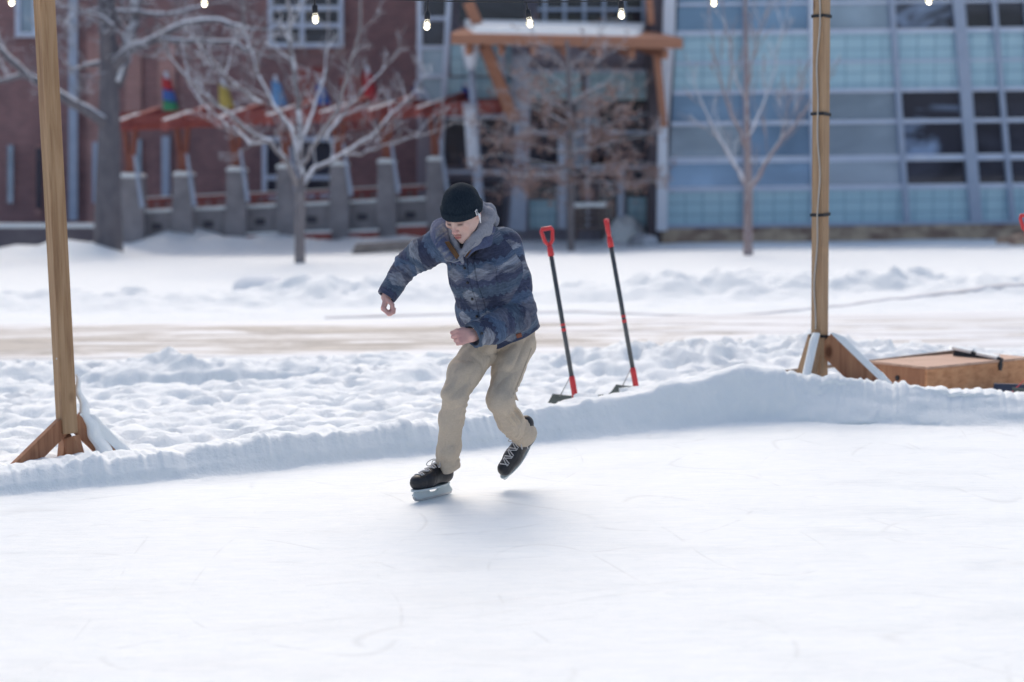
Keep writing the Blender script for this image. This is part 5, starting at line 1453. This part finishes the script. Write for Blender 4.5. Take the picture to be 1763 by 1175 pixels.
hi_j = np.maximum.reduce([SHL, ELL, T0, SHR]) + V3(.26, .26, .14)
hi_j[2] = SHL[2] + .13
jk = sdf_mesh("jacket", jacket_d, lo_j, hi_j, .0036, JAC, person, jac_col)
# pockets, buttons, patch, loops
def jshoot(px, py, lift=.0015): return shoot(jacket_d, px, py, -.6, lift)
def patch(name, corners, mat, par, lift=.003, nu=6, nvv=6, th=.003, tint=None, fsurf=jacket_d):
    (a, b, c, d) = [np.array(q, float) for q in corners]; gr = np.zeros((nvv, nu, 3))
    t, s = np.meshgrid(np.linspace(0, 1, nvv), np.linspace(0, 1, nu), indexing='ij'); s = s[..., None]; t = t[..., None]
    q = (a * (1 - s) + b * s) * (1 - t) + (d * (1 - s) + c * s) * t
    gr = shoot(fsurf, q[..., 0].ravel(), q[..., 1].ravel(), -.6, lift).reshape(nvv, nu, 3)
    o = grid_mesh(name, gr, mat, parent=par, smooth=True); m_ = o.modifiers.new("t", 'SOLIDIFY'); m_.thickness = th; m_.offset = 0
    if tint is not None:
        Vv = gr.reshape(-1, 3); cl = np.ones((len(Vv), 4), np.float32); cl[:, :3] = tint(Vv)
        a_ = o.data.color_attributes.new("tint", 'FLOAT_COLOR', 'POINT'); a_.data.foreach_set("color", cl.ravel())
    return o
patch("pocket", [(813, 450), (852, 456), (856, 496), (820, 497)], JAC, jk, .004, 40, 40, .004, jac_col)
patch("pocket_flap", [(812, 446), (853, 452), (854, 466), (814, 461)], JAC, jk, .007, 40, 16, .004, lambda V_: jac_col(V_) * .85)
BUT = vmat("dark_button", (.02, .02, .025), (.04, .04, .045), 9, .35, bmp=0)
for (x, y) in ((800, 462), (805, 487), (813, 515), (821, 545), (830, 574)):
    p = Vector(jshoot(x, y, .002)); MB().tube([p, p + Vector(TF) * .005], [.0075, .0065], 14).build("button", BUT, jk, True)
LEATH = vmat("brown_leather", (.105, .050, .020), (.15, .075, .03), 30, .6)
patch("leather_tab", [(888, 576), (897, 573), (899, 580), (890, 583)], vmat("rust_leather", (.16, .05, .03), (.21, .07, .04), 30, .6), jk, .004)

# collar: two stand-up flaps, and the leather strip inside
def sheet(name, rows, mat, par, th=.006, sub=8, tint=None):
    """rows of (px,py,dy) -> smooth thick cloth sheet"""
    R0 = np.array([[W(*p) for p in r] for r in rows]); a, b = R0.shape[:2]
    def ip(A, n, ax):
        m = A.shape[ax]; t = np.linspace(0, m - 1, n); i = np.clip(t.astype(int), 0, m - 2); f = t - i
        im, i2 = np.clip(i - 1, 0, m - 1), np.clip(i + 2, 0, m - 1); sh = [1, 1, 1]; sh[ax] = n; f = f.reshape(sh)
        p0, p1, p2, p3 = [np.take(A, k_, ax) for k_ in (im, i, i + 1, i2)]
        return .5 * (2 * p1 + (p2 - p0) * f + (2 * p0 - 5 * p1 + 4 * p2 - p3) * f ** 2 + (3 * p1 - p0 - 3 * p2 + p3) * f ** 3)
    G = ip(ip(R0, (a - 1) * sub + 1, 0), (b - 1) * sub + 1, 1)
    o = grid_mesh(name, G, mat, parent=par, smooth=True); m_ = o.modifiers.new("t", 'SOLIDIFY'); m_.thickness = th; m_.offset = 0
    if tint is not None:
        Vv = G.reshape(-1, 3); cl = np.ones((len(Vv), 4), np.float32); cl[:, :3] = tint(Vv)
        a_ = o.data.color_attributes.new("tint", 'FLOAT_COLOR', 'POINT'); a_.data.foreach_set("color", cl.ravel())
    return o
def ctint(V_):
    q = V_ - T2; u, v = q @ TR, q @ SP
    n = vnoise(np.stack([u * 18 + v * 16, v * 110 - u * 60, 0 * u], -1)); w = np.clip((n - .55) * 5, 0, 1) * (vnoise(V_ * 18 + 2) > .42)
    c = NAVY_ * 1.5 * (1 - w[:, None]) + GREY_ * .62 * w[:, None]; return c * (.8 + .4 * vnoise(V_ * 160)[:, None])
sheet("collar", [[(771, 377, .02), (758, 377, .0), (746, 384, -.0), (741, 398, -.01)],
                 [(771, 392, -.03), (760, 390, -.09), (748, 395, -.11), (743, 408, -.10)],
                 [(773, 408, -.10), (766, 409, -.15), (756, 412, -.165), (748, 420, -.15)],
                 [(785, 432, -.155), (778, 433, -.18), (768, 433, -.19), (757, 432, -.175)],
                 [(799, 455, -.165), (793, 455, -.18), (785, 454, -.185), (776, 450, -.18)]], JAC, jk, .009, 10, ctint)
sheet("collar", [[(853, 396, -.04), (847, 388, -.03), (840, 392, -.05)],
                 [(848, 409, -.10), (838, 405, -.12), (828, 410, -.135)],
                 [(844, 424, -.135), (829, 421, -.155), (816, 423, -.17)],
                 [(822, 428, -.155), (812, 435, -.165), (803, 445, -.175)]], JAC, jk, .008, 10, ctint)
sheet("leather_strip", [[(765, 417, -.176), (773, 416, -.172)], [(776, 433, -.196), (783, 429, -.19)], [(786, 447, -.200), (791, 441, -.196)]], LEATH, jk, .004, 6)
sheet("leather_strip", [[(805, 436, -.186), (812, 430, -.186)], [(801, 444, -.188), (806, 440, -.188)]], LEATH, jk, .004, 6)

# ---------------- hoodie
HOODM = cloth("grey_fleece", (.215, .225, .27), (.285, .295, .34), 120, .95, .35)
def hood_d(P):
    pts = [W(830, 357, -.05), W(838, 374, -.05), W(831, 393, -.105), W(816, 411, -.16), W(801, 433, -.185)]
    d = chain(P, pts, [.018, .042, .043, .033, .018], None, 1, .03)
    d = su(d, chain(P, [W(826, 347, -.0), W(842, 364, .02), W(846, 380, .03)], [.014, .032, .040], None, 1, .03), .03)
    d = su(d, chain(P, [W(775, 398, -.06), W(783, 415, -.14), W(791, 437, -.175)], [.022, .016, .014]), .015)
    d = su(d, chain(P, [W(791, 437, -.175), W(797, 452, -.182)], [.014, .012]), .02)
    ax = nv(pts[3] - pts[1]); c = pts[1]; q = P - c; side = np.cross(ax, V3(0, -1, 0)); s = q @ side
    d = d + .0065 * np.abs(np.sin(s * 75 + 3 * (vnoise(P * 9) - .5))) - .003 + .006 * (vnoise(P * 22) - .5)
    d = np.maximum(d, -head_d(P) + .004)
    return d
sdf_mesh("hood", hood_d, W(770, 470, -.26), W(870, 335, .12), .003, HOODM, person)
hd = bpy.data.objects["hood"]
MB().tube([W(797, 440, -.205), W(790, 449, -.208), W(782, 452, -.205), W(770, 449, -.195), W(765, 447, -.19)], .0028, 8).build("drawstring", HOODM, hd, True)
MB().tube([W(818, 418, -.215), W(808, 430, -.212), W(799, 442, -.206)], .0028, 8).build("drawstring", HOODM, hd, True)
def under(P): return su(rc(P, W(797, 418, -.12), W(806, 428, -.08), .028, .04), rc(P, W(806, 418, -.06), W(812, 426, -.03), .05, .05), .02)
sdf_mesh("undershirt", under, W(775, 450, -.22), W(835, 395, .06), .004, vmat("black_shirt", (.012, .012, .016), (.02, .02, .025), 50, .9), person)

# ---------------- skates
BLK = vmat("black_leather", (.010, .010, .014), (.022, .022, .028), 60, .42, bmp=.25, bd=.002, spec=.5)
HOLD = vmat("milky_plastic", (.50, .56, .58), (.62, .68, .70), 6, .3, bmp=0)
LACE = cloth("grey_lace", (.50, .49, .50), (.62, .61, .62), 300)
def boot_local(P):
    d = rc(P, V3(-.075, 0, .105), V3(.06, 0, .100), .038, .040)
    d = su(d, rc(P, V3(.06, 0, .098), V3(.130, -.002, .096), .041, .036), .03)
    d = su(d, rc(P, V3(-.065, 0, .12), V3(-.095, 0, .215), .041, .042), .03)
    d = su(d, rc(P, V3(.066, 0, .108), V3(-.058, 0, .160), .026, .033), .03)
    d = su(d, rc(P, V3(-.070, 0, .17), V3(-.075, 0, .205), .026, .018), .02)       # tongue
    d = su(d, rc(P, V3(-.088, 0, .15), V3(-.112, 0, .24), .024, .012), .02)        # tendon guard
    d = np.maximum(d, .062 - P[..., 2])
    # toe cap step and padding seams
    d = d - .0022 * (1 / (1 + np.exp(-(P[..., 0] - .105) * 500)))
    d = d + .0016 * np.exp(-((P[..., 0] - .045 + .35 * (P[..., 2] - .1)) / .003) ** 2) + .0016 * np.exp(-((P[..., 2] - .15 + .3 * P[..., 0]) / .003) ** 2)
    return d
def skate(FRM, ORG, label):
    root = thing_part("skate", ORG)
    if label: root["label"] = label
    def f(P): return boot_local((P - ORG) @ FRM)
    cor = np.array([ORG + FRM @ V3(x, y, z) for x in (-.15, .21) for y in (-.08, .08) for z in (0.03, .31)])
    bo = sdf_mesh("boot", f, cor.min(0), cor.max(0), .003, BLK, root)
    def L(x, y, z): return Vector(ORG + FRM @ V3(x, y, z))
    # outsole
    n = 26; ring = []
    for i in range(n):
        a = 2 * math.pi * i / n; x = .034 + .142 * math.cos(a); w = .036 + .006 * math.cos(a); ring.append((x, w * math.sin(a) * (1 - .12 * math.cos(2 * a))))
    so = MB(); v = [L(x, y, .056) for x, y in ring] + [L(x * 1.0, y, .0645) for x, y in ring]
    so.add(v, [list(range(n))[::-1], list(range(n, 2 * n))] + [[i, (i + 1) % n, n + (i + 1) % n, n + i] for i in range(n)])
    so.build("outsole", HOLD, root)
    # holder with two towers and an open middle
    hm = MB(); t = .0085
    out = [(-.118, .030), (-.122, .018), (-.10, .013), (.12, .013), (.150, .020), (.168, .036), (.160, .044), (.150, .056), (.060, .056), (.048, .040), (.030, .034), (-.002, .034), (-.018, .042), (-.026, .056), (-.096, .056), (-.104, .044)]
    for sgn in (0,):
        hm.prism([L(x, -t, z) for x, z in out][::-1], L(0, t, 0) - L(0, -t, 0))
    hm.prism([L(x, -t * 2, z) for x, z in [(.075, .048), (.145, .048), (.138, .0562), (.082, .0562)]][::-1], L(0, t * 2, 0) - L(0, -t * 2, 0))
    hm.prism([L(x, -t * 2, z) for x, z in [(-.09, .048), (-.035, .048), (-.04, .0562), (-.085, .0562)]][::-1], L(0, t * 2, 0) - L(0, -t * 2, 0))
    bevel(hm.build("blade_holder", HOLD, root), .003)
    bl = [(-.124, .016), (-.118, .004), (-.09, .0005), (.12, .0005), (.150, .006), (.166, .020), (.168, .030), (.150, .0205), (.12, .0135), (-.10, .0135)]
    MB().prism([L(x, -.0016, z) for x, z in bl][::-1], L(0, .0016, 0) - L(0, -.0016, 0)).build("blade", STEEL, root)
    # laces: rows over the instep
    rows = []
    for i in range(7):
        s = i / 6; p0 = V3(.088 - .100 * s, 0, .26); rows.append(p0)
    def surf(x, y, z0, dr):
        p = V3(x, y, z0)
        for _ in range(60):
            v_ = float(boot_local(p[None])[0])
            if v_ < .001: break
            p = p + dr * max(v_ * .8, .0006)
        return p
    lc = MB(); dr = nv(V3(-.35, 0, -1)); pts = []
    for i in range(7):
        s = i / 6; x = .142 - .105 * s; z0 = .19 + .12 * s
        a_ = []
        for y in (-.021, -.014, -.007, 0, .007, .014, .021):
            q = surf(x + .008 * (y / .02) * (1 if i % 2 else -1), y, z0, dr) - dr * .0018; a_.append(L(*q))
        lc.tube(a_, .0031, 6)
        if i < 6:
            b_ = []; x2 = .142 - .105 * (i + 1) / 6; z2 = .19 + .12 * (i + 1) / 6
            for k_ in range(6):
                u_ = k_ / 5; yy = (-.02 + .04 * u_) * (1 if i % 2 else -1); q = surf(x + (x2 - x) * u_, yy, z0 + (z2 - z0) * u_, dr) - dr * .004; b_.append(L(*q))
            lc.tube(b_, .0028, 6)
    top = surf(.022, 0, .30, dr) - dr * .006
    for sg in (-1, 1):
        lp_ = []
        for k_ in range(13):
            a = math.pi * 2 * k_ / 12; lp_.append(L(top[0] + .016 - .016 * math.cos(a), sg * (.004 + .020 * (1 - math.cos(a)) + .006 * math.sin(a)), top[2] + .012 * math.sin(a) - .012 * (1 - math.cos(a))))
        lc.tube(lp_, .0027, 6)
        lc.tube([L(*top), L(top[0] + .006, sg * .024, top[2] - .004), L(top[0] - .006, sg * .044, top[2] - .024), L(top[0] + .006, sg * .052, top[2] - .062)], .0025, 6)
    lc.build("laces", LACE, root, True)
    return root
def thing_part(name, loc):
    o = bpy.data.objects.new(name, None); COL.objects.link(o); o.parent = person
    o.location = Vector(loc) - ORIG["person"]; ORIG[o.name] = Vector(loc); o.empty_display_size = .1; return o
skate(BFR, BOR, "skate standing flat on the ice")
skate(BFL, BOL, "raised skate pointing toe down")
